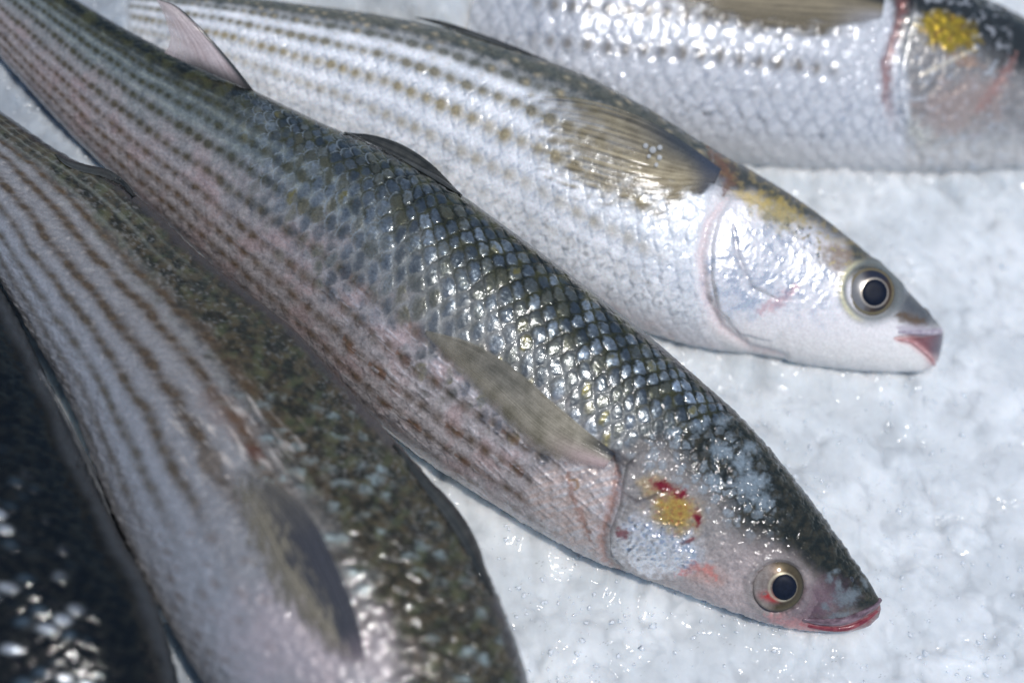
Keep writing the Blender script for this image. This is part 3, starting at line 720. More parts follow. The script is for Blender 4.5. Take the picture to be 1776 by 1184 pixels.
def paint_brown(f):
    X, Y, ps, t, dv, r1, r2 = f.X, f.Y, f.psi, f.t, f.dv, f.rnd, f.rnd2
    n1 = fbm(X / 70., Y / 70., 301, 5); n2 = fbm(X / 18., Y / 18., 302, 4); n3 = fbm(X / 7., Y / 7., 303, 3)
    ns_ = fbm((X * .62 + Y * .78) / 50., (-X * .78 + Y * .62) / 9., 304, 4)
    p = ps + .025 * n1 + .02 * n2
    back = mixc((.022, .022, .015), (.070, .058, .034), sm(-.35, .45, n2 + .5 * ns_))
    back = mixc(back, (.22, .22, .21), .5 * sm(.2, .6, n3 + .5 * n1))
    back = mixc(back, (.10, .115, .055), .4 * sm(0, .5, fbm(X / 30., Y / 30., 306, 3)))
    pale = mixc((.25, .25, .255), (.28, .295, .325), sm(.5, .75, p)) * (1 + .14 * n2 + .14 * n3)[..., None]
    lim = .40 + .06 * sm(300, 900, Y)
    col = mixc(back, pale, sm(lim - .09, lim + .05, p))
    front = sm(820, 1000, Y + .3 * (X - 300))
    b = bead(f, .24, .72, .34)
    bs = sm(.30, .40, p) * (1 - sm(.84, .92, p)) * (1 - .85 * front)
    thin = 1 - .35 * sm(.6, .8, p)
    col = mixc(col, mixc((.075, .052, .028), (.085, .072, .048), sm(.5, .75, p)) * (1 + .5 * n3)[..., None], np.clip(b * bs * thin * 1.1, 0, .93))
    # faint stripes up on the rear of the back
    col = mixc(col, (.20, .21, .18), .5 * np.exp(-((np.abs(f.dvs) - .5) / .14) ** 2) * sm(.12, .2, p) * (1 - sm(lim - .08, lim, p)) * (1 - sm(350, 560, Y)))
    dots = np.exp(-(dv / .3) ** 2) * np.exp(-((t - .45) / .25) ** 2) * sm(.4, .8, r1)
    col = mixc(col, (.035, .03, .022), .75 * dots * sm(.1, .2, p) * (1 - sm(lim, lim + .1, p)) * sm(400, 600, Y))
    col = mixc(col, (.15, .12, .10), .6 * dots * front * sm(.5, .6, p) * (1 - sm(.8, .9, p)))
    # bluish flecks forward on the back
    fk = np.exp(-((dv + .5 * n2) / .42) ** 2) * np.exp(-((t - .35 + .3 * n3) / .24) ** 2) * sm(.55, .98, r2) * sm(-.5, .1, n1 + .6 * n2)
    fm_ = fk * sm(640, 760, Y) * sm(.07, .13, p) * (1 - sm(.45, .55, p))
    col = mixc(col, (.36, .44, .44), .85 * fm_)
    rag = sm(.1, .45, ns_) * ell(X, Y, 430, 760, 110, 70, 40, .6, .5, 310, 40)
    col = mixc(col, (.50, .46, .42), .75 * rag)
    col = mixc(col, (.10, .045, .03), .7 * ell(X, Y, 467, 785, 18, 10, 40, .4, .6, 311, 9) + 0 * X)
    col = mixc(col, (.16, .09, .06), .35 * ell(X, Y, 420, 720, 60, 22, 45, .6, .6, 312, 20))
    # dark smooth upper edge
    col = mixc(col, (.040, .044, .052), .85 * sm(.17, .06, p))
    belly = sm(.82, .94, p)
    col = mixc(col, (.46, .44, .43), belly * .8)
    col = mixc(col, (.42, .36, .38), .55 * ell(X, Y, 560, 1120, 130, 90, 20, .6, .4, 315, 50))
    col = mixc(col, (.14, .12, .10), .85 * ell(X, Y, 392, 797, 20, 24, -10, .2, .15, 317, 14))
    rel = scale_relief(f, .00033) * (.5 + .9 * r2) * sm(.05, .12, p)
    lump = np.sqrt(np.clip(1 - (dv / .6) ** 2, 0, 1)) * np.sqrt(np.clip(1 - ((t - .42) / .42) ** 2, 0, 1))
    rel = rel + .0006 * lump * r1 * sm(850, 1000, Y) * (1 - sm(.4, .5, p)) * sm(.08, .16, p)
    rel = rel + .0003 * n2 + .00012 * n3
    metal = .10 + .30 * fm_ + .2 * sm(lim, lim + .1, p)
    return (col, *finish(f, metal, .42 - .1 * fm_, .9), rel)

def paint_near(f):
    X, Y, ps, t, dv, r1, r2 = f.X, f.Y, f.psi, f.t, f.dv, f.rnd, f.rnd2
    n1 = fbm(X / 70., Y / 70., 401, 5); n2 = fbm(X / 18., Y / 18., 402, 4); n3 = fbm(X / 7., Y / 7., 403, 3)
    p = ps + .03 * n1
    col = mixc((.003, .004, .004), (.010, .011, .009), sm(-.3, .5, n2))
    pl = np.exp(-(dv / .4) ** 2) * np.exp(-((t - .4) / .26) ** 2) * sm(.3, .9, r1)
    col = mixc(col, mixc((.06, .09, .12), (.66, .72, .78), sm(.6, .9, r2)), .9 * pl * sm(.25, .38, p) * sm(700, 850, Y))  # sun glints put into the colour as scattered pale scales
    col = mixc(col, (.07, .08, .09), .8 * sm(.14, .05, p))
    rel = scale_relief(f, .0004) * (.5 + .9 * r2)
    lump = np.sqrt(np.clip(1 - (dv / .6) ** 2, 0, 1)) * np.sqrt(np.clip(1 - ((t - .42) / .42) ** 2, 0, 1))
    rel = rel + .0006 * lump * r1 * sm(700, 850, Y) * sm(.2, .3, p) + .0003 * n2 + .0001 * n3
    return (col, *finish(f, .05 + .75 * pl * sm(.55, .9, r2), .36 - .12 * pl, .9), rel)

def P4(rows): return [(a[0], a[1], b[0], b[1]) for a, b in rows]
SPECS = {}
SPECS['main'] = dict(seed=1, wob=.26, mm=1, res=(1150, 300, 28), z0=.026, zmin=.42, thick=.64, rows=25, lsc=.080, paint=paint_main,
    label='dark-backed mullet in the middle with a bloodied yellow cheek and a red-stained eye',
    pairs=P4([((1528, 1056), (1524, 1070)), ((1526, 1044), (1508, 1084)), ((1514, 1018), (1482, 1093)), ((1490, 982), (1445, 1095)), ((1452, 928), (1385, 1091)),
              ((1402, 860), (1320, 1077)), ((1348, 792), (1235, 1047)), ((1285, 722), (1150, 1014)), ((1210, 655), (1055, 982)), ((1120, 578), (950, 930)),
              ((1010, 492), (842, 865)), ((900, 410), (735, 795)), ((785, 328), (625, 710)), ((675, 265), (518, 605)), ((555, 212), (405, 500)),
              ((440, 157), (300, 400)), ((330, 108), (200, 308)), ((230, 57), (112, 222)), ((130, -2), (30, 132)), ((30, -68), (-55, 38)),
              ((-80, -140), (-150, -55)), ((-180, -205), (-235, -140))]))
SPECS['silver'] = dict(seed=2, zadd=([0, 1380, 1450, 1520, 1600, 1700], [0, 0, -.004, -.014, -.030, -.05]), mm=1, res=(1000, 260, 28), z0=.023, zmin=.42, thick=.60, rows=20, lsc=.094, paint=paint_silver,
    label='bright silver mullet with a clean round black eye, pink lips and bubbles on its fin',
    pairs=P4([((1636, 588), (1634, 602)), ((1635, 572), (1627, 625)), ((1620, 552), (1608, 641)), ((1588, 518), (1565, 645)), ((1540, 470), (1498, 643)),
              ((1470, 410), (1400, 632)), ((1390, 350), (1300, 614)), ((1310, 300), (1205, 600)), ((1220, 250), (1105, 570)), ((1120, 188), (1000, 525)),
              ((1010, 130), (890, 465)), ((900, 92), (785, 400)), ((780, 53), (680, 335)), ((660, 28), (570, 268)), ((520, 8), (450, 205)),
              ((400, -6), (340, 148)), ((280, -15), (230, 100)), ((160, -20), (120, 72)), ((60, -20), (30, 52))]))
SPECS['far'] = dict(seed=3, zadd=([0, 1050, 1120, 1200, 1300, 1400, 1600], [0, 0, -.003, -.011, -.026, -.044, -.070]), mm=1, res=(700, 200, 24), z0=.022, zmin=.5, thick=.62, rows=21, lsc=.088, paint=paint_far,
    label='farthest mullet across the top right corner with a yellow-gold cheek patch',
    pairs=P4([((2040, 236), (2036, 250)), ((2034, 215), (2015, 268)), ((1990, 175), (1965, 282)), ((1920, 120), (1890, 288)), ((1830, 62), (1795, 290)), ((1750, 18), (1700, 298)),
              ((1660, -22), (1600, 302)), ((1540, -60), (1480, 300)), ((1400, -88), (1350, 291)), ((1250, -105), (1210, 276)),
              ((1100, -112), (1065, 258)), ((950, -116), (925, 232)), ((800, -115), (785, 195)), ((650, -110), (640, 150)), ((500, -105), (492, 100)), ((350, -98), (345, 50)), ((240, -85), (238, 10))]))
SPECS['brown'] = dict(seed=4, wob=.3, mm=1, res=(1000, 300, 28), z0=.037, zmin=.5, thick=.60, rows=25, lsc=.060, paint=paint_brown,
    label='brown-backed mullet with long dark stripes, its head cut off by the lower edge',
    pairs=P4([((900, 1742), (892, 1744)), ((930, 1715), (860, 1738)), ((955, 1650), (790, 1695)), ((965, 1560), (690, 1610)), ((965, 1450), (590, 1510)), ((950, 1330), (490, 1390)), ((925, 1210), (410, 1265)),
              ((895, 1110), (345, 1165)), ((855, 1010), (285, 1060)), ((805, 912), (235, 960)), ((735, 818), (190, 862)), ((662, 738), (150, 758)),
              ((582, 650), (110, 665)), ((502, 565), (66, 590)), ((417, 498), (20, 512)), ((335, 432), (-30, 430)), ((262, 362), (-80, 350)),
              ((190, 308), (-130, 275)), ((110, 268), (-175, 205)), ((30, 215), (-220, 135)), ((-60, 150), (-265, 65)), ((-150, 75), (-305, -5)), ((-230, 0), (-345, -65))]))
SPECS['near'] = dict(seed=5, mm=1, res=(620, 180, 24), z0=.034, zmin=.5, thick=.62, rows=24, lsc=.065, paint=paint_near,
    label='almost black mullet in the bottom left corner with white sun glints on its scales',
    pairs=P4([((300, 1680), (290, 1684)), ((340, 1640), (250, 1670)), ((365, 1560), (150, 1610)), ((360, 1450), (50, 1500)), ((338, 1330), (-60, 1380)), ((312, 1210), (-130, 1260)),
              ((288, 1110), (-190, 1150)), ((255, 1020), (-230, 1050)), ((206, 930), (-260, 950)), ((160, 840), (-290, 850)),
              ((115, 740), (-310, 740)), ((70, 640), (-330, 640)), ((25, 550), (-340, 550)), ((-20, 470), (-345, 470)), ((-70, 380), (-330, 390)), ((-120, 290), (-300, 310)), ((-160, 220), (-290, 235))]))
F = {k: build_fish(s) for k, s in SPECS.items()}

# ------------------------------------------------------------------ eyes
def eye_parts(f, cx, cy, R, pcx, pcy, pr, iris, base_mix=.35):
    def col(rr, aa, x, y):
        c, s = iris(rr, aa, x, y); return c, s
    o, b = dome(f, 'eye', cx, cy, R, R * PXW * .55 * .20, M_EYE, col, off=-.0006, mixn=base_mix, prof=lambda r: 1 - r ** 2.4 * 1.05)
    p, n = b
    R_ = RIGHT - n * (RIGHT @ n); R_ /= np.linalg.norm(R_); U_ = np.cross(n, R_); s = depth(p) * PXW
    p2 = p + R_ * (pcx - cx) * s - U_ * (pcy - cy) * s
    dome(f, 'pupil', pcx, pcy, pr, .0009, M_PUPIL, None, off=R * PXW * .55 * .20 - .0011, base=(p2, n), parent=o, prof=lambda r: 1 - r ** 4 * 1.0)
    # both meshes are written relative to the fish, and the eye sits at the fish's own origin
    return o
def iris_main(rr, aa, x, y):
    px, py = x * 50, -y * 50
    d = np.hypot(px - 7, py - 0)
    n = noise(aa * 6, rr * 4, 500); n2 = fbm(px / 9, py / 9, 501, 3)
    c = mixc((.050, .034, .018), (.17, .13, .11), sm(8, -22, px + 12 * n2))
    c = c * (1 + .5 * fbm(aa * 5, rr * 3, 505, 3))[..., None]
    c = mixc(c, (.09, .075, .045), sm(.55, .9, rr) * sm(-30, 20, px) * .8)
    c = mixc(c, (.34, .31, .28), sm(-4, -30, px) * sm(.2, .7, rr) * (0.6 + .6 * n2))
    c = mixc(c, (.46, .035, .03), .95 * np.exp(-((px + 21) / 15) ** 2 - ((py - 17) / 9) ** 2) * sm(-.55, .15, n2) + 0 * px)
    c = mixc(c, (.40, .03, .03), .9 * np.exp(-((px + 8) / 10) ** 2 - ((py - 24) / 6) ** 2))
    c = mixc(c, (.50, .45, .33), np.exp(-((d - 26) / 2.7) ** 2) * (.65 + .35 * sm(10, -10, -px)))
    c = mixc(c, (.03, .03, .03), sm(.90, .98, rr) * .6)
    z = np.zeros(rr.shape)
    return c, np.stack([z + .25, z + .3, z + .5], -1)
eye_parts(F['main'], 1352, 1012, 45, 1360, 1012, 23.5, iris_main)
def iris_silver(rr, aa, x, y):
    px, py = x * 47, -y * 47
    d = np.hypot(px - 4, py - 3); n2 = fbm(px / 9, py / 9, 511, 3)
    c = mixc((.075, .05, .03), (.22, .22, .22), sm(2, -24, px + 6 * n2))
    c = mixc(c, (.03, .035, .055), sm(-8, -30, py) * sm(-30, 0, px))
    c = mixc(c, (.03, .03, .035), np.exp(-((py - 33) / 5) ** 2) * sm(-5, 10, px))
    c = mixc(c, (.24, .20, .11), sm(.84, .9, rr) * (1 - sm(.94, 1, rr)) * .9)
    c = mixc(c, (.50, .45, .38), np.exp(-((d - 26.5) / 2.4) ** 2))
    z = np.zeros(rr.shape)
    return c, np.stack([z + .35, z + .25, z + .5], -1)
eye_parts(F['silver'], 1511, 509, 42, 1514, 511, 24, iris_silver)

# ------------------------------------------------------------------ gill covers, lips, nostrils
G = F['main']
gill_poly = [(1086, 800), (1110, 775), (1160, 775), (1215, 830), (1262, 905), (1290, 960), (1270, 1010), (1200, 1010), (1130, 1003), (1085, 985), (1060, 955), (1058, 915), (1075, 870), (1080, 830)]
def gill_prof(sd_, X, Y):
    # abrupt at the rear margin, melting into the cheek towards the eye
    fr = sm(1250, 1130, X + .25 * (Y - 900))
    return -0.00035 + (.00125 * fr + 0.00028) * sm(-2, 9, sd_) - 0.0001
skin_patch(G, 'gill_cover', gill_poly, gill_prof)
D = F['silver']
gill_poly2 = [(1262, 352), (1300, 350), (1350, 385), (1395, 440), (1410, 500), (1395, 560), (1340, 600), (1280, 585), (1240, 545), (1228, 490), (1228, 430), (1240, 385)]
skin_patch(D, 'gill_cover', gill_poly2, lambda sd_, X, Y: -0.00045 + (.0011 * sm(1390, 1290, X) + .0003) * sm(-2, 10, sd_))
E = F['far']
skin_patch(E, 'gill_cover', [(1572, -20), (1620, -30), (1700, 10), (1730, 100), (1715, 200), (1650, 262), (1592, 258), (1560, 225), (1548, 170), (1556, 110), (1572, 50)],
           lambda sd_, X, Y: -0.00045 + (.0015 * sm(1740, 1620, X) + .0003) * sm(-2, 10, sd_))
def lipcol(c1, c2, s):
    return lambda u, a: mixc(c1, c2, sm(-.4, .5, fbm(u * 9, a * .8, s, 3)))
PX = PXW * .545
tube(G, 'upper_lip', [(1392, 1071), (1430, 1075), (1468, 1073), (1500, 1060), (1522, 1046), (1528, 1036)], lambda u: PX * (3 + 4.5 * np.sin(math.pi * np.clip(u * 1.0, 0, .9))), M_SKIN, lipcol((.09, .06, .075), (.22, .16, .19), 601), off=-.0001)
tube(G, 'lower_lip', [(1400, 1083), (1432, 1088), (1470, 1087), (1502, 1074), (1524, 1058)], lambda u: PX * (2.5 + 3.5 * np.sin(math.pi * np.clip(u, 0, .93))), M_SKIN, lipcol((.15, .025, .04), (.26, .07, .08), 602), off=-.0002)
tube(D, 'upper_lip', [(1556, 578), (1585, 578), (1612, 577), (1632, 574)], lambda u: PX * (3 + 4 * u), M_SKIN, lipcol((.32, .28, .34), (.46, .42, .47), 603), off=-.0003)
tube(D, 'lower_lip', [(1556, 591), (1580, 594), (1600, 608), (1616, 624), (1621, 634)], lambda u: PX * (1.5 + 3 * np.sin(math.pi * np.clip(u * .9, 0, 1))), M_SKIN, lipcol((.44, .22, .22), (.58, .36, .36), 604), off=.0001)
def dimple(f, x, y, r, name='nostril', rot=0.6):
    dome(f, name, x, y, r, .0004, M_NOSTRIL, None, off=-.0001, mixn=.9, sx=1.0, sy=.7, rot=rot, prof=lambda q: .3 + .9 * q ** 2 - 1.6 * q ** 8)
dimple(D, 1609, 541, 10, rot=-.9)
dimple(G, 1478, 1002, 6, rot=-.9)

# ------------------------------------------------------------------ fins
def pec_main(u, v, rd, x, y):
    n = fbm(x / 25, y / 25, 700, 4)
    c = mixc((.19, .175, .13), (.42, .385, .31), rd * .45 + .6 * n + .1)
    c = mixc(c, (.09, .095, .095), sm(.25, .6, u) * (1 - sm(.65, .95, u)) * sm(.9, .3, v) * .5)
    c = mixc(c, (.46, .36, .35), sm(.35, 0, u) * sm(.25, .7, v))
    c = mixc(c, (.03, .035, .045), sm(.20, .0, u) * sm(.5, .1, v))
    op = (.96 - .25 * (1 - rd) * sm(.3, .8, u)) * (1 - .55 * sm(.6, 1, u)) * (1 - .85 * sm(.62, 1, v + .1 * n))
    return c, op
fin(G, 'pectoral_fin', [(1068, 782), (1020, 744), (955, 690), (885, 632), (815, 592), (742, 572)],
    [(1050, 808), (1000, 800), (935, 775), (872, 718), (805, 650), (738, 578)],
    lambda u, v: .0006 + .0016 * np.sin(math.pi * np.clip(u * .8, 0, 1)) * (1 - .9 * v), pec_main, rays=24)
def pec_silver(u, v, rd, x, y):
    n = fbm(x / 25, y / 12, 710, 4)
    c = mixc((.26, .22, .14), (.52, .46, .32), rd * .5 + .6 * n + .1)
    c = mixc(c, (.05, .065, .085), sm(.55, .0, v + .35 * (u - .35)) * sm(.72, .25, u) * .95)
    c = mixc(c, (.11, .10, .07), sm(.4, .9, u) * sm(.45, .1, v) * .7)
    c = mixc(c, (.06, .075, .11), sm(.22, .05, u) * .8)
    op = (.82 - .7 * sm(.15, .6, u) * (1 - rd)) * (1 - sm(.62, 1., u + .25 * n)) * (1 - sm(.55, 1, v + .3 * n))
    return c, op
fin(D, 'pectoral_fin', [(1246, 304), (1180, 262), (1110, 225), (1040, 200), (965, 185), (900, 180)],
    [(1234, 332), (1195, 362), (1140, 382), (1080, 382), (1010, 362), (930, 330)],
    lambda u, v: .0006 + .0022 * np.sin(math.pi * np.clip(u * .9, 0, 1)) * (1 - .7 * v), pec_silver, rays=16)
def pec_far(u, v, rd, x, y):
    n = fbm(x / 40, y / 8, 720, 4)
    c = mixc((.16, .14, .10), (.36, .31, .21), rd * .5 + .35 * n)
    c = mixc(c, (.02, .026, .034), sm(.55, .1, v) * sm(.75, .2, u))
    c = mixc(c, (.34, .34, .36), sm(.25, .02, u) * sm(.4, .8, v) * .8)
    return c, (.95 - .3 * sm(.4, .9, u) * (1 - rd)) * (1 - sm(.6, 1, u + .2 * n)) * (1 - sm(.6, 1, v + .2 * n))
fin(E, 'pectoral_fin', [(1530, 18), (1450, -20), (1350, -40), (1250, -40), (1150, -25), (1060, -5)],
    [(1522, 62), (1460, 84), (1380, 92), (1290, 82), (1190, 50), (1100, 20)],
    lambda u, v: .0006 + .0028 * np.sin(math.pi * np.clip(u * .9, 0, 1)) * (1 - .6 * v), pec_far, rays=16)
B = F['brown']
def pec_brown(u, v, rd, x, y):
    n = fbm(x / 10, y / 30, 730, 4)
    c = mixc((.13, .12, .09), (.34, .31, .24), rd * .55 + .4 * n + .15)
    c = mixc(c, (.045, .05, .065), sm(.62, .3, v + .25 * n) * (.4 + .6 * sm(1, .5, u)) * .95)
    c = mixc(c, (.20, .17, .19), sm(.2, 0, u))
    return c, (.9 - .3 * (1 - rd)) * (1 - .9 * sm(.75, 1, u + .15 * n)) * (1 - sm(.45, 1, v + .3 * n)) * sm(0, .12, u)
fin(B, 'pectoral_fin', [(655, 1160), (640, 1080), (605, 990), (560, 905), (505, 850), (448, 815)],
    [(622, 1158), (545, 1090), (485, 1010), (455, 940), (435, 870), (432, 822)],
    lambda u, v: .0010 + .0046 * np.sin(math.pi * np.clip(u * .85, 0, 1)) * (1 - .8 * v), pec_brown, rays=15)
# second dorsal of the middle fish, standing out over its neighbour
def stand(f, lift0, lift1):
    def g(u, v, x, y):
        p0, _ = on_skin(f, x[:, :1].ravel() * 0 + x[0, 0], y[:, :1].ravel() * 0 + y[0, 0])
        d = depth(p0)[0]
        return at_depth(x, y, d - lift0 - (lift1 - lift0) * u)
    return g
def dor2(u, v, rd, x, y):
    n = fbm(x / 30, y / 30, 740, 4)
    c = mixc((.40, .33, .33), (.52, .47, .48), .5 * rd + .4 * n + .2)
    c = mixc(c, (.30, .27, .27), sm(.5, 1, u) * .5)
    c = mixc(c, (.030, .036, .04), sm(.17, .04, v))
    c = mixc(c, (.035, .035, .035), sm(.25, .0, u) * .9 * sm(1, .6, v) + 0 * u)
    return c, .95 - .35 * sm(.5, 1, v) - .35 * sm(.25, .9, v) * (1 - rd)
fin(G, 'second_dorsal_fin', [(442, 160), (415, 125), (375, 78), (335, 36), (300, 8), (272, 0)],
    [(285, 92), (292, 82), (296, 68), (292, 48), (284, 24), (271, 1)], None, dor2, rays=9, free=stand(G, .000, .004), ridge=.00012)
def folded(u, v, rd, x, y):
    n = fbm(x / 20, y / 20, 750, 3)
    c = mixc((.022, .026, .028), (.10, .105, .10), rd * .5 + .3 * n)
    return c, .97 + 0 * u
def folded_fin(f, name, outer, inset, lift):
    o = np.array(outer, float); t = np.gradient(o, axis=0); t /= np.linalg.norm(t, axis=1)[:, None]
    w_ = np.sin(np.linspace(.05, math.pi - .05, len(o)))[:, None]
    inn = o + np.stack([-t[:, 1], t[:, 0]], -1) * inset * w_
    fin(f, name, outer, inn.tolist(), lambda u, v: .0003 + lift * np.sin(math.pi * v) * np.sin(math.pi * u), folded, rays=3, nc=40)
folded_fin(G, 'first_dorsal_fin', [(596, 232), (645, 236), (695, 252), (740, 280), (772, 310), (800, 342)], 26, .0012)
folded_fin(B, 'second_dorsal_fin', [(108, 272), (132, 283), (158, 290), (188, 298), (214, 316), (236, 342)], 12, .001)
folded_fin(B, 'first_dorsal_fin', [(686, 770), (744, 832), (792, 884), (824, 936), (842, 990), (856, 1034)], 24, .0012)
folded_fin(D, 'first_dorsal_fin', [(720, 32), (765, 38), (815, 54), (860, 70), (905, 88), (950, 106)], 14, .0008)
A = F['near']
def fin_near(u, v, rd, x, y):
    n = fbm(x / 20, y / 20, 760, 4)
    c = mixc((.05, .055, .065), (.15, .16, .17), .5 * rd + .5 * n)
    return c, .9 - .45 * sm(.2, .9, v) * (1 - rd * .5) + 0 * u
fin(A, 'dorsal_fin', [(70, 640), (105, 700), (145, 775), (185, 850), (225, 905), (250, 975)],
    [(50, 650), (78, 720), (105, 800), (135, 880), (175, 950), (245, 1000)], None, fin_near, rays=6, free=stand(A, .004, .004))
# tails, just outside the picture
def tail(f, spread, length, c0, c1):
    n = len(f.sl); k = n - 3
    p = f.Cw[-1]; ax = f.Cw[-1] - f.Cw[-20]; ax /= np.linalg.norm(ax); e1 = f.E1[-1]; a0 = np.linalg.norm(e1); e1 = e1 / a0
    nr, nc = 50, 70
    u = np.linspace(0, 1, nr)[:, None]; v = np.linspace(-1, 1, nc)[None]
    ln = length * (.45 + .55 * np.abs(v) ** 1.2)
    P = p - ax * .004 + (u * ln)[..., None] * ax + ((a0 * .95 + (spread - a0) * u ** .8) * v)[..., None] * e1
    P = P + f.e2[-1] * (.0005 * np.cos(v * 40) * u + 0.002 * np.sin(u * 3 + v))[..., None]
    rd = .5 + .5 * np.cos(v * 40) + 0 * u
    col = mixc(c0, c1, rd * .7)
    o = make_mesh('tail_fin', P.reshape(-1, 3), grid_faces(nr, nc), M_FIN, f.root, col.reshape(-1, 3), np.tile([.05, .35, .6], (nr * nc, 1)), origin=f.origin)
    a = o.data.attributes.new('opacity', 'FLOAT', 'POINT'); a.data.foreach_set('value', (1 - .3 * (u * (1 - rd))).astype(np.float32).ravel())
    s = o.modifiers.new('thickness', 'SOLIDIFY'); s.thickness = .0005; s.offset = 0
tail(F['main'], .030, .055, (.07, .07, .06), (.20, .19, .17))
tail(F['silver'], .028, .050, (.25, .25, .25), (.5, .5, .5))
tail(F['brown'], .032, .055, (.07, .06, .05), (.20, .18, .15))
tail(F['near'], .032, .055, (.03, .03, .03), (.10, .10, .10))
tail(F['far'], .030, .050, (.25, .25, .25), (.5, .5, .5))

# water bubbles on the silver fish's fin
def ico():
    import bmesh
    bm = bmesh.new(); bmesh.ops.create_icosphere(bm, subdivisions=3, radius=1); me = bpy.data.meshes.new('water_bubble'); bm.to_mesh(me); bm.free()
    for q in me.polygons: q.use_smooth = True
    me.materials.append(M_DROP); return me
BM = ico()
rs = np.random.RandomState(5)
for (x, y, r) in [(1112, 272, 5), (1124, 279, 6.5), (1136, 275, 5), (1118, 289, 4), (1136, 291, 5), (1131, 303, 4)]:
    pw, n = on_skin(D, x, y)
    o = bpy.data.objects.new('water_bubble', BM); COL.objects.link(o); s = r * PXW * .57
    o.location = pw[0] + n[0] * (.0032 + s * .3); o.scale = (s, s, s)
    tag(o, "tiny clear water bubble in the cluster on the silver mullet's fin", 'bubble', "bubbles on the silver mullet's fin")

# ------------------------------------------------------------------ ice
def facets(x, y, sd, k=9.):
    x0 = np.floor(x); y0 = np.floor(y); acc = np.zeros(x.shape)
    for dx in (-1, 0, 1):
        for dy in (-1, 0, 1):
            cx = x0 + dx; cy = y0 + dy
            ax = x - (cx + .5 + (hsh(cx, cy, sd) - .5) * .9); ay = y - (cy + .5 + (hsh(cx, cy, sd + 5) - .5) * .9)
            v = hsh(cx, cy, sd + 9) * .7 - 1.1 * (ax * ax + ay * ay) + ax * (hsh(cx, cy, sd + 2) - .5) * 1.3 + ay * (hsh(cx, cy, sd + 3) - .5) * 1.3
            acc = acc + np.exp(k * v)
    return np.log(acc + 1e-9) / k

def warp(n, lo, hi, ext):
    u = np.linspace(-1, 1, n); c = (lo + hi) / 2; h = (hi - lo) / 2
    core = np.clip(u / .94, -1, 1); out = np.sign(u) * np.clip(np.abs(u) - .94, 0, 1) / .06
    return c + core * h + np.sign(u) * np.abs(out) ** 2 * ext
gx = warp(1250, -.225, .225, 1.2); gy = warp(950, -.165, .195, 1.2)
IX, IY = np.meshgrid(gx, gy, indexing='ij')
def ice_height(x, y):
    wx = x + .004 * fbm(x / .02, y / .02, 801, 3); wy = y + .004 * fbm(x / .02, y / .02, 802, 3)
    h = .0045 * fbm(x / .09, y / .09, 803, 3)
    cav = 0; i = 0
    patch = sm(-.25, .35, fbm(x / .035, y / .035, 805, 3))
    big = facets(wx / .0095, wy / .0095, 810, 8.); mid_ = facets(wx / .0042, wy / .0042, 820, 12.); sml = facets(x / .0019, y / .0019, 830, 10.)
    h = h + .0016 * big * (.5 + sm(-.4, .4, fbm(x / .03, y / .03, 806, 2))) + .0007 * mid_ * (.1 + .9 * patch) + .00022 * sml * patch
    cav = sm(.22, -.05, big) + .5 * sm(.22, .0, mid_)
    h = h + .00007 * fbm(x / .003, y / .003, 850, 4)
    return h, cav, i
Hh, cav, iid = ice_height(IX, IY)
ipx, ipy = plan(np.stack([IX, IY, 0 * IX], -1))
# heaped up over the rear of the farthest fish
hump = np.exp(-((ipx - 660) / 190) ** 2 - ((ipy - 40) / 85) ** 2)
Hh = Hh + .048 * hump
# sinks a little under the weight at the lower left
Hh = Hh - .010 * sm(500, 0, ipx) * sm(300, 900, ipy)
# ice banked up against the fish
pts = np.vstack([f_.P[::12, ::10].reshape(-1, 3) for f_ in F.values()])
kdi = KDTree(len(pts))
for k_, p_ in enumerate(pts): kdi.insert(p_, k_)
kdi.balance()
cs_ = 6
ci = np.unique(np.r_[np.arange(0, len(gx), cs_), len(gx) - 1]); cj = np.unique(np.r_[np.arange(0, len(gy), cs_), len(gy) - 1])
dd = np.array([[kdi.find((gx[a_], gy[b_], .003))[2] for b_ in cj] for a_ in ci])
dd = np.stack([np.interp(np.arange(len(gy)), cj, row) for row in dd]); dd = np.stack([np.interp(np.arange(len(gx)), ci, dd[:, q_]) for q_ in range(len(gy))], 1)
Hh = Hh + .0055 * np.exp(-(dd / .0065) ** 2) * (1 + .5 * fbm(IX / .012, IY / .012, 862, 3))
mel = fbm(IX / .03, IY / .03, 860, 4)
icol = mixc((.62, .66, .685), (.72, .755, .775), sm(-.3, .4, mel))
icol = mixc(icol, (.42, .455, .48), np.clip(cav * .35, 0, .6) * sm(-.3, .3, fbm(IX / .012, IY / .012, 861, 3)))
wet = sm(520, 250, ipx + .25 * ipy) * sm(760, 500, ipy) + sm(420, 330, ipx) * sm(860, 960, ipy)  # wet masks the dim gaps at the left, where shade is painted in
icol = mixc(icol, (.20, .245, .31), .72 * np.clip(wet, 0, 1) * (.8 + .4 * mel))  # darker blue in the ice colour stands for shade, not meltwater
dirt = sm(.93, .97, hsh(np.floor(IX / .0004), np.floor(IY / .0004), 870)) * sm(.35, .6, fbm(IX / .006, IY / .006, 871, 3))
icol = mixc(icol, (.25, .26, .26), .6 * dirt)
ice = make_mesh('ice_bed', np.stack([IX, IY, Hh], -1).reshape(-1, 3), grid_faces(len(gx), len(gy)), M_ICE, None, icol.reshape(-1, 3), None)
tag(ice, 'bed of melting crushed ice under the fish', None, None, 'structure')

def sample_ice(px, py):
    p = at_z(px, py, 0.0)
    i = np.clip(np.searchsorted(gx, p[..., 0]), 1, len(gx) - 1); j = np.clip(np.searchsorted(gy, p[..., 1]), 1, len(gy) - 1)
    p[..., 2] = Hh[i, j]; return p
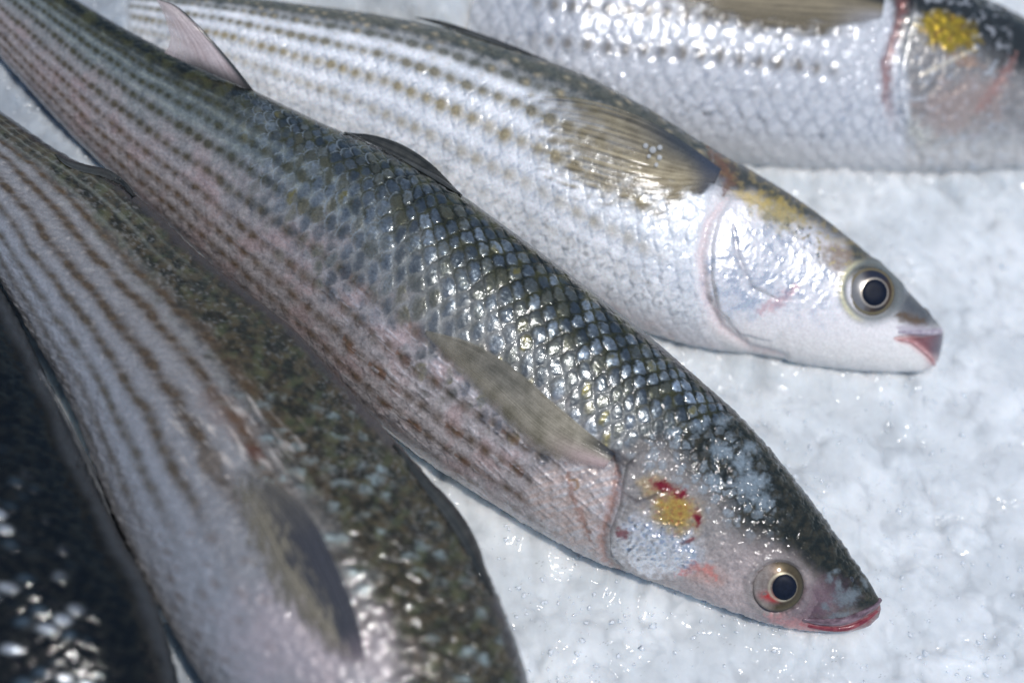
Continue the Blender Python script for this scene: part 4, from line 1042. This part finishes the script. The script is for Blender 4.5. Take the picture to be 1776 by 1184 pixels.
# loose grains
rs = np.random.RandomState(11)
n = 9000
cl = rs.rand(n, 2) * [1950, 1350] + [-90, -80]
keep = (fbm(cl[:, 0] / 80, cl[:, 1] / 80, 900, 3) + .35 * rs.randn(n)) > .05
cl = cl[keep]; n = len(cl)
base = sample_ice(cl[:, 0], cl[:, 1])
t_ = (1 + 5 ** .5) / 2
iv = np.array([(-1, t_, 0), (1, t_, 0), (-1, -t_, 0), (1, -t_, 0), (0, -1, t_), (0, 1, t_), (0, -1, -t_), (0, 1, -t_), (t_, 0, -1), (t_, 0, 1), (-t_, 0, -1), (-t_, 0, 1)]) / 1.9
ifc = np.array([(0, 11, 5), (0, 5, 1), (0, 1, 7), (0, 7, 10), (0, 10, 11), (1, 5, 9), (5, 11, 4), (11, 10, 2), (10, 7, 6), (7, 1, 8), (3, 9, 4), (3, 4, 2), (3, 2, 6), (3, 6, 8), (3, 8, 9), (4, 9, 5), (2, 4, 11), (6, 2, 10), (8, 6, 7), (9, 8, 1)])
sz = .00022 + .0006 * rs.rand(n) ** 3 + .0005 * rs.rand(n) ** 14
jit = iv[None] * (1 + .35 * rs.randn(n, 12, 1)) * (.5 + rs.rand(n, 1, 3))
A3 = rs.randn(n, 3, 3); Q = np.linalg.qr(A3)[0]
GV = np.einsum('nij,nkj->nki', Q, jit) * sz[:, None, None] + base[:, None] + np.array([0, 0, 1]) * (sz * .2)[:, None, None]
GF = (ifc[None] + (np.arange(n) * 12)[:, None, None]).reshape(-1, 3)
gr = make_mesh('crushed_ice', GV.reshape(-1, 3), GF, M_GRAIN, None, smooth=False)
tag(gr, 'fine clear grains of crushed ice scattered over the bed', None, None, 'stuff')

# a few lumps big enough to count
def lump(px, py, r, lab, seed, squash=.6, lift=.3):
    import bmesh
    bm = bmesh.new(); bmesh.ops.create_icosphere(bm, subdivisions=5, radius=1)
    co = np.array([v.co[:] for v in bm.verts])
    h = 1 + .22 * fbm(co[:, 0] * 1.3 + 3, co[:, 1] * 1.3 + co[:, 2] * 1.1, seed, 3) + .04 * fbm(co[:, 0] * 6, co[:, 1] * 6 + co[:, 2] * 5, seed + 1, 3)
    co = co * h[:, None] * [1, 1, squash]
    for v, c in zip(bm.verts, co): v.co = c
    me = bpy.data.meshes.new('ice_lump'); bm.to_mesh(me); bm.free()
    for q in me.polygons: q.use_smooth = True
    me.materials.append(M_CHUNK)
    o = bpy.data.objects.new('ice_lump', me); COL.objects.link(o)
    p = sample_ice(np.array([px]), np.array([py]))[0]; s = r * PXW * .57
    o.location = p + np.array([0, 0, s * squash * lift]); o.scale = (s, s, s); o.rotation_euler = (0, 0, seed)
    tag(o, lab, 'ice lump')
lump(272, 1030, 46, "wet ice lump in the dark gap beside the brown mullet's belly", 33, .8, .3)
